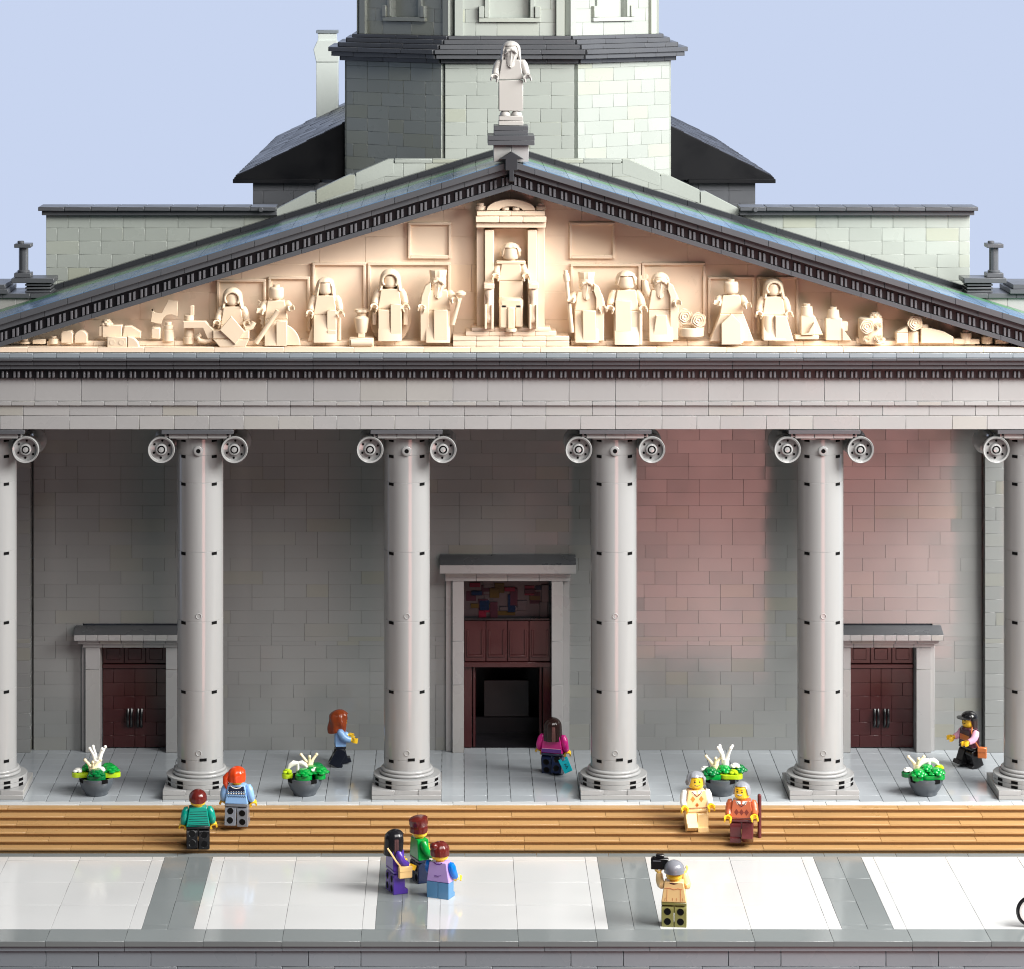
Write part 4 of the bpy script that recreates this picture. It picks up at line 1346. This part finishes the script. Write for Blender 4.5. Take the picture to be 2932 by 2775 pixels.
def petals(mb, c, mat):
    for s in (-1, 1):
        mb.tube([(c[0], c[1], c[2] + 0.95), (c[0] + s * 0.35, c[1] - 0.03, c[2] + 0.98), (c[0] + s * 0.65, c[1] - 0.05, c[2] + 0.78), (c[0] + s * 0.88, c[1] - 0.08, c[2] + 0.4)], [0.15, 0.24, 0.2, 0.05], 10, mat, 0.6)
    mb.tube([(c[0], c[1], c[2]), (c[0], c[1], c[2] + 0.95)], [0.12, 0.15], 8, mat)
def leafplate(mb, c, ang, L, mat):
    T0 = mb.T.copy()
    mb.T = T0 @ Matrix.Translation(c) @ Matrix.Rotation(ang, 4, 'Z')
    pl = [(0.48 * math.cos(R(q)), 0.48 * math.sin(R(q))) for q in range(90, 271, 20)] + [(L + 0.48 * math.cos(R(q)), 0.48 * math.sin(R(q))) for q in range(-90, 91, 20)]
    mb.prism(pl, 'xy', 0, 0.38, 0.03, mat)
    mb.T = T0
def planter(X, Y, label, items):
    r_ = empty('planter', (X, Y, 0), 0, label, 'planter', 'planters between the columns')
    m = MB()
    m.lathe([(0.01, 0.005), (0.95, 0.005), (1.02, 0.1), (1.02, 0.2), (1.25, 0.5), (1.45, 0.95), (1.52, 1.45), (1.5, 1.5), (1.3, 1.5), (1.25, 1.2), (0.01, 1.0)], (0, 0, 0), 'z', 40)
    for k in range(4):
        m.T = Matrix.Rotation(R(35 + 90 * k), 4, 'Z')
        m.box(-0.27, 0.27, -1.535, -1.3, 1.22, 1.52, 0, 1); m.T = Matrix()
    m.build('bowl', ['pot', 'painted_recess'], r_)
    for it_ in items:
        kind, p, mat = it_[0], it_[1], it_[2]
        m = MB()
        if kind == 'leaf':
            leafplate(m, p, it_[3], it_[4], 0); m.build('leaf', mat, r_)
        elif kind == 'round':
            m.cyl(p, 0.48, 0.38, 'z', 24, 0.03); m.build('leaf', mat, r_)
        elif kind == 'rose':
            m.cyl((p[0], p[1], p[2]), 0.3, 0.1, 'z', 12)
            rosette(m, p, 0.8, 0); m.build('leaf_rosette', mat, r_)
        elif kind == 'blossom':
            blossom(m, p, 0); m.build('flower', mat, r_)
        elif kind == 'prongs':
            prongs(m, p, it_[3], 0, it_[4]); m.build('flower', mat, r_)
        elif kind == 'petals':
            petals(m, p, 0); m.build('flower', mat, r_)
    return r_
common_stem = [('leaf', (-0.5, 0.3, 1.35), 0.3, 1.0)]
planter(-35.9, 1.9, 'grey bowl planter in front of the left side door, tall white pronged flower', [
    ('leaf', (-0.3, -0.7, 1.42), 'dark_green', 0.15, 0.7), ('leaf', (0.6, 0.0, 1.5), 'lime', 0.1, 1.0), ('leaf', (-1.0, 0.2, 1.45), 'lime', PI, 0.7), ('leaf', (-0.6, 0.8, 1.5), 'dark_green', 0.4, 0.6),
    ('rose', (0.05, -0.7, 1.8), 'dark_green'), ('rose', (1.2, 0.2, 1.9), 'green'), ('rose', (0.9, 0.8, 1.9), 'green'), ('rose', (-0.7, 0.8, 1.9), 'green'), ('blossom', (-1.65, 0.2, 1.83), 'white'), ('blossom', (0.4, -0.1, 2.0), 'white'),
    ('prongs', (0.05, 0.25, 1.7), 'white', 2.35, 4), ('prongs', (-0.3, -0.25, 1.7), 'cream', 1.3, 3)])
planter(-17.85, 1.9, 'grey bowl planter left of the second column gap with arching white petals and lime leaves', [
    ('round', (-1.5, -0.2, 1.45), 'lime'), ('leaf', (-0.3, -0.8, 1.45), 'green', 0.1, 0.5), ('round', (1.35, -0.4, 1.45), 'green'), ('leaf', (-0.3, 0.6, 1.45), 'dark_green', 0.3, 1.2),
    ('blossom', (-1.5, -0.2, 1.85), 'lime'), ('rose', (-0.05, -0.8, 1.85), 'green'), ('rose', (0.7, 0.0, 1.9), 'green'), ('rose', (1.35, -0.3, 1.9), 'green'), ('rose', (1.0, 0.9, 1.9), 'dark_green'), ('blossom', (0.9, -0.25, 2.05), 'white'),
    ('petals', (-0.6, 0.1, 1.7), 'white'), ('prongs', (0.35, 0.5, 1.7), 'cream', 1.6, 3)])
planter(18.3, 1.9, 'grey bowl planter behind the toy grandparents with a tall white pronged flower', [
    ('leaf', (-1.3, -0.5, 1.45), 'green', 0.1, 0.9), ('leaf', (0.3, -0.5, 1.5), 'lime', -0.05, 1.0), ('leaf', (0.6, 0.6, 1.5), 'dark_green', 0.3, 0.9),
    ('rose', (-1.0, -0.45, 1.85), 'dark_green'), ('rose', (0.2, 0.0, 1.95), 'green'), ('rose', (1.5, 0.3, 1.9), 'dark_green'), ('blossom', (1.0, -0.5, 1.88), 'lime'), ('blossom', (-1.4, 0.1, 2.0), 'white'), ('blossom', (1.2, 0.0, 2.3), 'white'),
    ('prongs', (0.35, 0.3, 1.8), 'white', 2.3, 4), ('prongs', (-0.6, 0.1, 1.75), 'cream', 1.5, 3)])
planter(36.0, 1.9, 'grey bowl planter before the right side door with drooping white petals and many green rosettes', [
    ('round', (-0.8, -0.8, 1.4), 'green'), ('leaf', (0.0, -0.6, 1.45), 'green', 0.05, 1.1), ('leaf', (-1.6, 0.1, 1.5), 'dark_green', 0, 0.6), ('leaf', (0.5, 0.5, 1.5), 'dark_green', 0.4, 0.9),
    ('rose', (-0.75, -0.75, 1.8), 'green'), ('rose', (0.85, -0.5, 1.85), 'green'), ('rose', (0.1, 0.1, 2.0), 'green'), ('blossom', (-1.5, 0.1, 1.9), 'white'), ('blossom', (1.2, 0.1, 2.15), 'lime'),
    ('petals', (0.35, 0.2, 1.9), 'white'), ('prongs', (-0.7, 0.3, 1.75), 'cream', 1.4, 3)])

# ================================================================= BICYCLE (mostly beyond the right edge)
x, y, z = on_ground(1990, 1795, -2.4)
bk = empty('bicycle', (x, y, z), 0, 'toy bicycle with black tyres and a red saddle cut off by the right edge', 'bicycle')
for dx in (0.3, 4.3):
    t = MB()
    t.lathe([(0.98, -0.12), (1.14, -0.15), (1.24, 0), (1.14, 0.15), (0.98, 0.12), (0.98, -0.12)], (dx, 0, 1.25), 'y', 40, caps=False)
    tr = t.build('wheel', 'black', bk)
    t = MB()
    t.lathe([(0.82, -0.1), (0.975, -0.11), (0.975, 0.11), (0.82, 0.1), (0.82, -0.1)], (dx, 0, 1.25), 'y', 40, caps=False)
    t.build('rim', 'steel', tr)
    t = MB()
    for k in range(8):
        a = PI * k / 8
        t.tube([(dx - 0.85 * math.cos(a), 0, 1.25 - 0.85 * math.sin(a)), (dx + 0.85 * math.cos(a), 0, 1.25 + 0.85 * math.sin(a))], 0.03, 6)
    t.cyl((dx, -0.15, 1.25), 0.15, 0.3, 'y', 12)
    t.build('spokes', 'steel', tr)
t = MB()
for pth in ([(0.3, 0, 1.25), (1.9, 0, 1.1)], [(0.3, 0, 1.25), (1.45, 0, 2.4)], [(1.9, 0, 1.1), (1.35, 0, 2.9)], [(1.5, 0, 2.4), (3.6, 0, 2.5)], [(1.9, 0, 1.1), (3.6, 0, 2.4)], [(4.3, 0, 1.25), (3.5, 0, 3.1)], [(3.5, -0.5, 3.2), (3.5, 0.5, 3.2)]):
    t.tube(pth, 0.11, 10)
t.build('bicycle_frame', 'red', bk)
t = MB(); t.box(-0.05, 0.9, -0.3, 0.3, 2.75, 3.0, 0.08); t.build('rear_carrier', 'red', bk)
t = MB(); t.box(0.95, 1.8, -0.25, 0.25, 2.9, 3.1, 0.08); t.build('saddle', 'black', bk)

# ================================================================= PEDIMENT SCULPTURES
TAN = dict(skin='tan_fig', torso='tan_fig', arm='tan_fig', hip='tan_fig', leg='tan_fig', hair='tan_fig')
SG = 'tan figures sculpted in the pediment'
def sculpt(label, xd, yd, hair, skirt=2.0, scale=1.0, arms=(0.1, 0.1), yaw=0.0, beard=False, head_yaw=0.0, Y=0.45, extra=None, out=(0.15, 0.15)):
    X, Z = at(xd, yd, Y)
    r_ = figure('statue', label, 'statue', (X, Y, Z), yaw, TAN, hair, arms=arms, skirt=skirt, scale=scale, group=SG, beard_='tan_fig' if beard else None, head_yaw=head_yaw, out=out)
    if extra:
        for (nm, fn) in extra:
            m = MB(); fn(m); m.build(nm, 'tan_fig', r_)
    return r_
def diamond(m): 
    m.prism([(-1.0, 0.9), (0.35, -0.35), (1.15, 0.75), (0.0, 2.1)], 'xz', -1.5, -1.2, 0.04)
def low_base(m):
    m.prism([(-1.6, 0.1), (1.5, 0.1), (1.5, 0.8), (-1.6, 0.8)], 'xz', -1.2, 0.3, 0.05)
    m.prism([(-1.55, 0.05), (-1.0, -0.6), (1.2, -0.6), (1.5, 0.05)], 'xz', -1.3, 0.1, 0.05)
    m.tube([(1.2, -0.9, 0.9), (1.7, -0.9, 1.1), (1.9, -0.9, 1.5)], 0.25, 10)
sculpt('hooded tan statue kneeling behind a tilted square shield, far left of the standing figures', 450, 655, 'hood', 1.2, 1.0, extra=[('shield', diamond), ('rock_base', low_base)])
def plume(m):
    pts_ = []
    for i in range(15):
        t_ = i / 14
        pts_.append((-1.2 - 0.9 * t_ + 0.5 * t_ * t_ + (0.16 if i % 2 else 0), 1.0 + 2.8 * t_))
    inner = [(-0.75 - 0.5 * (i / 14), 0.9 + 2.7 * i / 14) for i in range(14, -1, -1)]
    m.prism(pts_ + inner, 'xz', 0.0, 0.3, 0.02)
def staff_diag(m):
    m.tube([(-1.7, -0.9, 0.2), (0.2, -1.0, 3.0)], 0.22, 12)
def wheel_shield(m):
    m.prism([(0.2 + 1.9 * math.cos(R(q)), 0.0 + 2.0 * math.sin(R(q)) * 0.95) for q in range(0, 91, 10)] + [(0.2, 0)], 'xz', -0.9, -0.55, 0.04)
    m.box(0.05, 0.95, -1.15, -0.9, 0.02, 2.1, 0.04)
sculpt('bald tan statue holding a diagonal rod beside a serrated plume', 535, 666, 'stud', 2.2, 1.0, arms=(0.7, 0.9), extra=[('plume', plume), ('rod', staff_diag), ('shield', wheel_shield)])
def sash(m):
    m.box(0.15, 0.95, -0.85, -0.55, 0.05, 2.7, 0.05)
    m.box(0.2, 0.93, -0.95, -0.86, 0.0, 1.0, 0.2)
    m.prism([(-1.5, 0.05), (-0.9, 0.05), (-0.9, 2.0)], 'xz', -0.4, 0.3, 0.03)
    m.tube([(1.2, -0.2, 0.1), (1.2, -0.2, 2.0)], 0.14, 10)
sculpt('tan statue with long wavy hair and a flat hanging sash', 630, 660, 'wavy', 2.3, 1.02, arms=(0.0, 0.0), extra=[('sash', sash)])
def oval(m):
    m.prism([(1.75 * math.cos(R(q)), 1.9 + 2.4 * math.sin(R(q))) for q in range(0, 360, 12)], 'xz', 0.55, 0.85, 0.05)
    m.box(-0.95, -0.05, -0.9, -0.5, 0.05, 2.5, 0.05); m.box(0.05, 0.95, -1.0, -0.5, 0.05, 3.0, 0.05)
    m.box(1.1, 1.45, -0.3, 0.4, 1.2, 2.6, 0.05); m.box(-1.45, -1.1, -0.3, 0.4, 1.2, 2.2, 0.05)
sculpt('hooded tan statue standing in front of a large oval shield', 755, 657, 'hood', 2.6, 1.05, arms=(0.05, 0.05), extra=[('oval_shield', oval)])
def cape(s):
    def f(m):
        pl = [(s * 0.75, 0.1), (s * 1.4, 0.1), (s * 1.42, 2.6), (s * 1.3, 3.7), (s * 1.0, 4.5), (s * 0.6, 4.75), (s * 0.55, 4.2), (s * 0.75, 3.6)]
        m.prism(pl, 'xz', -0.85, 0.3, 0.04)
    return f
def front_panel(m): m.box(-0.35, 0.75, -1.1, -0.5, 0.02, 2.6, 0.05)
def sceptre(m):
    m.tube([(1.15, -0.8, 1.4), (1.75, -0.8, 3.6)], 0.18, 12)
    m.lathe([(0.01, 0), (0.3, 0.05), (0.42, 0.2), (0.42, 0.35), (0.2, 0.5), (0.01, 0.52)], (1.8, -0.8, 3.6), 'z', 18)
sculpt('bearded tan statue in a ribbed hat holding a knobbed sceptre, left of the throne', 848, 660, 'crown_hat', 2.5, 1.08, arms=(0.2, 0.8), beard=True, extra=[('cape', cape(-1)), ('front_panel', front_panel), ('sceptre', sceptre)])
def long_staff(m):
    m.tube([(-1.75, -0.8, 6.2 - 0.3), (-1.2, -0.8, 0.8)], 0.17, 12)
    m.tube([(-1.72, -0.8, 5.6), (-1.62, -0.8, 5.0)], 0.26, 12)
sculpt('bearded tan statue in a ribbed hat holding a long staff, right of the throne', 1135, 660, 'crown_hat', 2.5, 1.05, arms=(0.9, 0.2), beard=True, extra=[('cape', cape(1)), ('front_panel', front_panel), ('staff', long_staff)])
def long_tunic(m):
    m.box(-0.9, 0.35, -0.9, -0.48, 1.0, 3.4, 0.04); m.box(0.2, 0.9, -0.8, -0.5, 1.2, 2.6, 0.04)
    m.cyl((-0.35, -0.75, 0.75), 0.28, 0.2, 'y', 16); m.tube([(1.05, -0.8, 0), (1.05, -0.8, 2.7)], 0.17, 10)
sculpt('curly haired tan statue in a long square tunic with a short cane', 1212, 664, 'curly', 2.6, 1.1, arms=(0.1, 0.1), extra=[('tunic', long_tunic)])
def slab(m):
    m.prism([(-0.7, 0.1), (0.6, 0.1), (0.45, 2.1), (-0.4, 2.1)], 'xz', -1.0, -0.5, 0.05)
sculpt('tan statue with raised hand, smooth cap hair and beard under a curved cape', 1278, 658, 'short', 2.5, 1.06, arms=(2.6, 0.6), beard=True, extra=[('cape', cape(1)), ('front_panel', slab)])
def house(m):
    m.prism([(-0.95, -0.15), (0.75, -0.15), (0.75, 1.7), (-0.1, 2.5), (-0.95, 1.7)], 'xz', -1.5, -0.9, 0.05)
    m.prism([(-1.9, 0.05), (1.9, 0.05), (1.0, 2.4), (-1.0, 2.4)], 'xz', -0.8, 0.2, 0.05)
sculpt('bald tan statue with a stud on its head behind a house shaped shield', 1415, 660, 'stud', 2.4, 1.0, arms=(0.9, 0.7), extra=[('shield', house)])
def skirt_slope(m):
    m.prism([(0.05, -0.1), (1.65, -0.1), (1.0, 2.1), (0.05, 2.1)], 'xz', -1.1, -0.5, 0.05)
    m.cyl((-0.5, -0.45, 0.0), 0.5, 2.1, 'z', 20)
sculpt('hooded tan statue with one round leg and one flared leg, rightmost of the standing figures', 1497, 656, 'hood', 2.1, 1.0, arms=(0.0, 0.0), extra=[('leg_panels', skirt_slope)])

# seated king on a throne
KY = 0.6
def tan_thing(name, label, cat, group=None):
    return empty(name, (0, 0, 0), 0, label, cat, group)
th = tan_thing('throne', 'tall tan throne with an arched top and steps in the middle of the pediment', 'throne')
X0 = 0.0
def zz(yd): return at(988, yd, KY)[1]
m = MB()
for s in (-1, 1):
    m.box(s * 1.45, s * 2.25, KY - 0.2, 2.2, zz(640), zz(445), 0.04)
    m.box(s * 2.27, s * 2.95, KY + 0.3, 2.2, zz(640), zz(440), 0.04)
m.box(-1.45, 1.45, 2.0, 2.3, zz(640), zz(445), 0.02)
m.build('throne_back', 'tan', th)
m = MB()
m.box(-3.0, 3.0, KY - 0.5, 2.2, zz(440), zz(430), 0.04)
for i in range(3): m.box(-3.05 + 2.033 * i + 0.01, -3.05 + 2.033 * (i + 1) - 0.01, KY - 0.8, 2.2, zz(429), zz(418), 0.04)
for i in range(2): m.box(-2.95 + 2.95 * i + 0.01, 2.95 * i - 0.01, KY - 0.4, 2.2, zz(417), zz(408), 0.04)
arc = [(2.1 * math.cos(R(q)), zz(408) + 0.05 + 0.95 * math.sin(R(q))) for q in range(0, 181, 12)]
inn = [(1.0 * math.cos(R(q)), zz(408) + 0.05 + 0.35 * math.sin(R(q))) for q in range(180, -1, -20)]
m.prism(arc + inn, 'xz', KY - 0.3, 1.9, 0.03)
for s in (-1, 1):
    m.cyl((s * 2.6, KY + 0.3, zz(407)), 0.45, 0.35, 'z', 20); m.cyl((s * 2.6, KY + 0.3, zz(407) + 0.35), 0.3, 0.25, 'z', 20)
for s in (-1, 1):
    m.cyl((s * 0.45, KY - 0.1, zz(407)), 0.3, 0.25, 'z', 16)
m.build('throne_top', 'tan', th)
for s in (-1, 1):
    m = MB()
    m.box(s * 1.45, s * 2.35, KY - 2.0, KY, zz(555), zz(545), 0.06)
    m.lathe([(0.2, zz(620)), (0.35, zz(612)), (0.2, zz(600)), (0.28, zz(588)), (0.18, zz(575)), (0.36, zz(562)), (0.3, zz(556))], (s * 1.9, KY - 1.5, 0), 'z', 16)
    m.box(s * 1.5, s * 2.3, KY - 1.3, KY, zz(632), zz(556), 0.04)
    m.box(s * 1.55, s * 1.72, KY - 1.9, KY - 1.3, zz(632), zz(585), 0.03); m.box(s * 2.1, s * 2.27, KY - 1.9, KY - 1.3, zz(632), zz(585), 0.03)
    m.build('armrest', 'tan', th)
m = MB()
for (hw, ya, yb, yf) in ((5.0, 676, 667, -1.2), (5.0, 666, 657, -1.15), (5.0, 656, 648, -1.1), (3.9, 647, 639, -0.9), (3.4, 638, 632, -0.8)):
    bricks(m, -hw, hw, KY + yf - 0.2, 2.2, [(zz(ya), zz(yb))], rng, (2, 2))
m.build('throne_steps', 'tan', th)
kg = figure('statue', 'tan statue of a curly haired king seated on the throne in the pediment', 'statue', (0, KY + 0.2, zz(632)), 0, TAN, None, arms=(0.35, 0.35), skirt=3.8, scale=1.05, group=SG, out=(0.1, 0.1))
m = MB()
m.box(-0.99, 0.99, -1.6, -0.3, 1.5, 2.5, 0.3); m.box(-0.95, -0.3, -1.6, -1.1, 0, 2.0, 0.12); m.box(0.3, 0.95, -1.6, -1.1, 0.1, 2.0, 0.12); m.box(-0.3, 0.3, -1.75, -1.1, 0.0, 1.75, 0.08); m.cyl((0, -1.5, -0.25), 0.45, 0.25, 'z', 20)
m.build('lap', 'tan_fig', kg)
hm = hair_mesh('curly'); hm2 = MB(); hm2.f, hm2.m = hm.f, hm.m
hm2.v = [(p[0], p[1], p[2] + 1.9 * U) for p in hm.v]; hm2.build('hair', 'tan_fig', kg, merge=True)
m = MB(); m.box(-1.2, 1.2, -0.55, 0.5, 5.15, 5.42, 0.1); m.build('collar', 'tan_fig', kg)

# small ornaments -------------------------------------------------------------
OG = 'small tan ornaments along the pediment floor'
def orn(name, label, cat, xd, yd, parts, Y=0.3):
    X, Z = at(xd, yd, Y)
    r_ = empty(name, (X, Y, Z), 0, label, cat, OG)
    for (nm, fn) in parts:
        m = MB(); fn(m); m.build(nm, 'tan_fig', r_)
    return r_
def roseflower(m, c, r_=0.6):
    m.lathe([(r_ * 0.3, 0.0), (r_, -0.1), (r_ * 0.98, -0.25), (r_ * 0.75, -0.2), (r_ * 0.7, -0.34), (r_ * 0.5, -0.26), (r_ * 0.42, -0.38), (r_ * 0.2, -0.3), (0.01, -0.4)], c, 'y', 24, 0, lambda a, z: 1 + 0.06 * math.sin(5 * a + 9 * z))
orn('urn', 'tan urn with a scalloped rim standing between the wavy haired and the oval shield statues', 'urn', 700, 668, [
    ('foot', lambda m: (m.box(-1.05, 1.05, -0.9, 0.6, -0.1, 0.7, 0.06), m.cyl((-0.9, -0.9, 0.3), 0.3, 1.9, 'x', 14), m.box(-0.3, 0.3, -0.5, 0.3, 0.7, 1.1, 0.04))),
    ('urn_body', lambda m: m.lathe([(0.45, 1.1), (0.5, 1.2), (0.62, 2.1), (0.62, 2.35), (0.35, 2.55), (0.4, 2.7), (0.01, 2.75)], (0, -0.1, 0), 'z', 24)),
    ('rim', lambda m: m.lathe([(0.3, 2.7), (0.6, 2.9), (0.58, 3.1), (0.3, 3.05)], (0, -0.1, 0), 'z', 30, 0, lambda a, z: 1 + 0.12 * math.sin(5 * a)))])
orn('flower_pot', 'tan bowl with two open roses beside the caped statue with the raised hand', 'flower pot', 1337, 650, [
    ('pot', lambda m: (m.cyl((0, 0, 0), 1.15, 0.75, 'z', 24, 0.05), m.box(-0.7, 0.7, -0.4, 0.3, 0.75, 1.0, 0.03))),
    ('rose', lambda m: roseflower(m, (-0.55, -0.5, 1.75), 0.65)), ('rose', lambda m: roseflower(m, (0.6, -0.7, 1.45), 0.65))])
orn('rose_block', 'tan round block ringed with small roses right of the second toy tower', 'ornament', 1685, 664, [
    ('block', lambda m: (m.lathe([(1.0, 0), (1.05, 0.1), (1.05, 2.1), (0.95, 2.2), (0.01, 2.2)], (0, 0.1, 0), 'z', 28), m.box(-1.25, 1.25, -0.2, 0.6, 0, 0.45, 0.05))),
    ('rose', lambda m: roseflower(m, (-0.45, -0.95, 1.55), 0.6)), ('rose', lambda m: roseflower(m, (0.55, -0.9, 0.5), 0.38)), ('rose', lambda m: roseflower(m, (-0.5, -0.9, 0.45), 0.3)), ('rose', lambda m: roseflower(m, (0.5, -0.9, 1.6), 0.32)),
    ('top_rose', lambda m: rosette(m, (0.4, 0, 2.15), 0.6, 0))])
orn('low_arch', 'low tan arch with one rose on top towards the right end of the pediment', 'ornament', 1785, 663, [
    ('arch', lambda m: (m.prism([(-2.3, 0), (-1.3, 0), (-1.3, 0.9), (-2.3, 0.9)], 'xz', -0.6, 0.6, 0.05), m.prism([(-2.3, 0.92), (-1.3, 0.92), (-1.3, 1.5)], 'xz', -0.5, 0.6, 0.04),
                        m.prism([(-0.2, 0), (2.6, 0), (2.6, 0.55), (1.8, 1.0), (0.6, 1.3), (-0.2, 1.3)], 'xz', -0.6, 0.6, 0.05), m.cyl((-0.75, 0, 0), 0.5, 1.0, 'z', 18), m.cyl((0.1, 0, 1.3), 0.45, 0.3, 'z', 18))),
    ('rose', lambda m: roseflower(m, (-0.7, -0.45, 1.75), 0.65))])
def tower_piece(m):
    m.box(-0.7, 0.5, -0.5, 0.5, 0.35, 2.0, 0.05); m.prism([(0.5, 0.35), (1.2, 0.35), (0.5, 2.0)], 'xz', -0.4, 0.4, 0.04)
    m.prism([(-0.7, 0.4), (0.4, 0.4), (0.4, 1.5), (-0.1, 0.6)], 'xz', -0.9, -0.5, 0.04); m.box(-1.2, 0.8, -0.7, 0.6, 0, 0.33, 0.04)
def tower_cap(m):
    m.lathe([(0.55, 2.0), (0.48, 2.75), (0.3, 2.78), (0.3, 3.0), (0.01, 3.0)], (-0.15, 0, 0), 'z', 20)
orn('toy_tower', 'small tan tower block with slanted base right of the hooded statue', 'ornament', 1565, 655, [('tower_base', tower_piece), ('turret', tower_cap)])
def tower_piece2(m):
    m.box(-0.7, 0.7, -0.5, 0.5, 0, 1.9, 0.05); m.box(0.7, 1.2, -0.3, 0.4, 0.8, 1.6, 0.04); m.prism([(0.7, 0), (1.5, 0), (0.7, 1.1)], 'xz', -0.6, 0.2, 0.04)
orn('toy_tower', 'small tan tower block with stepped side left of the rose block', 'ornament', 1613, 658, [('tower_base', tower_piece2), ('turret', lambda m: m.lathe([(0.55, 1.9), (0.48, 2.6), (0.3, 2.63), (0.3, 2.85), (0.01, 2.85)], (0, 0, 0), 'z', 20))])
orn('reclining_figure', 'low tan reclining figure built of studded blocks near the left end of the pediment', 'statue', 228, 671, [
    ('body', lambda m: (m.box(-1.3, 0.4, -0.4, 0.5, 0.8, 1.9, 0.06), m.box(-1.6, -1.25, -0.3, 0.3, 0.9, 1.8, 0.05), m.prism([(0.4, 0.8), (2.0, 0.8), (2.0, 1.3), (1.2, 1.8), (0.6, 1.8)], 'xz', -0.4, 0.4, 0.05))),
    ('front_block', lambda m: (m.box(-0.8, 0.9, -1.1, -0.4, 0, 0.95, 0.05), m.lathe([(0.1, -1.12), (0.24, -1.13), (0.25, -1.05)], (-0.35, 0, 0.5), 'y', 14), m.lathe([(0.1, -1.12), (0.24, -1.13), (0.25, -1.05)], (0.45, 0, 0.5), 'y', 14),
                               m.prism([(0.95, 0), (1.95, 0)] + [(0.95 + 1.0 * math.cos(R(q)), 1.0 * math.sin(R(q))) for q in range(10, 91, 16)], 'xz', -1.1, -0.4, 0.05))),
    ('rose', lambda m: rosette(m, (-0.95, 0, 1.85), 0.55, 0))])
orn('round_top_brick', 'pair of tan round topped bricks lying near the left corner of the pediment', 'ornament', 152, 663, [
    ('brick', lambda m: m.prism([(-1.45, 0), (-0.45, 0), (-0.45, 0.85), (-0.6, 1.05), (-1.3, 1.05), (-1.45, 0.85)], 'xz', -0.5, 0.5, 0.05)),
    ('brick', lambda m: m.prism([(-0.3, 0), (0.8, 0)] + [(0.25 + 0.55 * math.cos(R(q)), 0.55 + 0.55 * math.sin(R(q))) for q in range(0, 181, 15)], 'xz', -0.5, 0.5, 0.05))])
def axe(m):
    up_ = [(-1.2, 1.6), (-1.05, 2.7)] + [(-0.5 + 0.75 * math.cos(R(q)), 3.1 + 0.75 * math.sin(R(q))) for q in range(215, 300, 15)] + [(0.3, 3.5), (1.15, 3.4), (1.1, 2.1)] + [(0.5 + 0.75 * math.cos(R(q)), 1.5 + 0.75 * math.sin(R(q))) for q in range(60, 180, 20)] + [(-0.3, 1.4)]
    m.prism(up_, 'xz', 0.2, 0.5, 0.03)
orn('winged_block', 'tan blocks under a curved wing plate, left of the anchor shaped piece', 'ornament', 318, 660, [
    ('wing', axe), ('brick', lambda m: (m.box(-1.1, -0.3, -0.5, 0.4, 0.2, 1.2, 0.1), m.cyl((0.35, 0, 0), 0.5, 1.0, 'z', 18), m.cyl((0.35, 0, 1.0), 0.42, 0.35, 'z', 18), m.cyl((0.35, 0, 1.35), 0.28, 0.3, 'z', 16)))])
orn('hooked_block', 'tan anchor shaped piece with a curled hook left of the kneeling hooded statue', 'ornament', 385, 665, [
    ('hook', lambda m: (m.prism([(-1.3, 2.0), (0.6, 2.0), (1.4, 1.2), (1.4, 0.5), (0.8, 0.5), (0.4, 1.4), (-1.3, 1.4)], 'xz', -0.8, 0.0, 0.05), m.tube([(1.2, -0.5, 0.4), (0.6, -0.5, 0.25), (0.1, -0.5, 0.3), (-0.1, -0.5, 0.65), (0.2, -0.5, 0.85)], 0.22, 10))),
    ('post', lambda m: (m.cyl((-0.85, 0, 0.0), 0.5, 0.6, 'z', 18), m.cyl((-0.85, 0, 0.6), 0.4, 0.8, 'z', 18), m.cyl((-0.85, 0, 2.0), 0.42, 0.45, 'z', 18), m.box(-0.75, -0.4, -0.2, 0.1, 2.4, 3.3, 0.04)))])
def studs(m, xs):
    for (x, h_) in xs:
        m.cyl((x, 0, 0), 0.48, 0.2 + h_, 'z', 18, 0.03); m.cyl((x, 0, 0.2 + h_), 0.3, 0.22, 'z', 16, 0.03)
orn('stud_row', 'row of small tan studded pieces in the left corner of the pediment', 'ornament', 82, 665, [('studs', lambda m: (studs(m, ((-1.5, 0.0), (1.0, 0.25), (2.3, 0.75))), m.box(-0.8, 0.3, -0.4, 0.4, 0, 0.4, 0.04)))])
orn('stud_row', 'row of small tan studded pieces in the right corner of the pediment', 'ornament', 1890, 665, [('studs', lambda m: (studs(m, ((-0.9, 0.75), (0.9, 0.45), (3.6, 0.0))), m.box(-2.0, 0.2, -0.4, 0.4, 0, 0.45, 0.04), m.box(1.6, 2.7, -0.4, 0.4, 0, 0.4, 0.04)))])

# ---- pale statue on the gable top
PALE = dict(skin='white_fig', torso='white_fig', arm='white_fig', hip='white_fig', leg='white_fig', hair='white_fig')
st = figure('statue', 'pale grey bearded statue in a long robe standing on the pedestal above the pediment', 'statue', (0, 0.6, 58.1), 0, PALE, 'long', arms=(0.1, 0.1), skirt=3.65, scale=1.08, beard_='white_fig', out=(0.15, 0.15))
for ch in list(st.children):
    if ch.name.startswith('robe'): bpy.data.objects.remove(ch)
m = MB()
m.box(-0.98, 0.98, -0.9, 0.9, 0.0, 0.38, 0.04); m.box(-0.96, 0.96, -0.88, 0.88, 0.4, 0.76, 0.04)
m.build('statue_base', 'white_fig', st)
m = MB()
for s in (-1, 1): m.lathe([(0.45, 0.78), (0.42, 0.95), (0.3, 1.12), (0.01, 1.14)], (s * 0.45, -0.35, 0), 'z', 16)
m.build('feet', 'white_fig', st)
m = MB()
m.box(-0.97, 0.97, -0.75, 0.55, 1.14, 3.6, 0.05)
m.build('robe', 'white_fig', st)
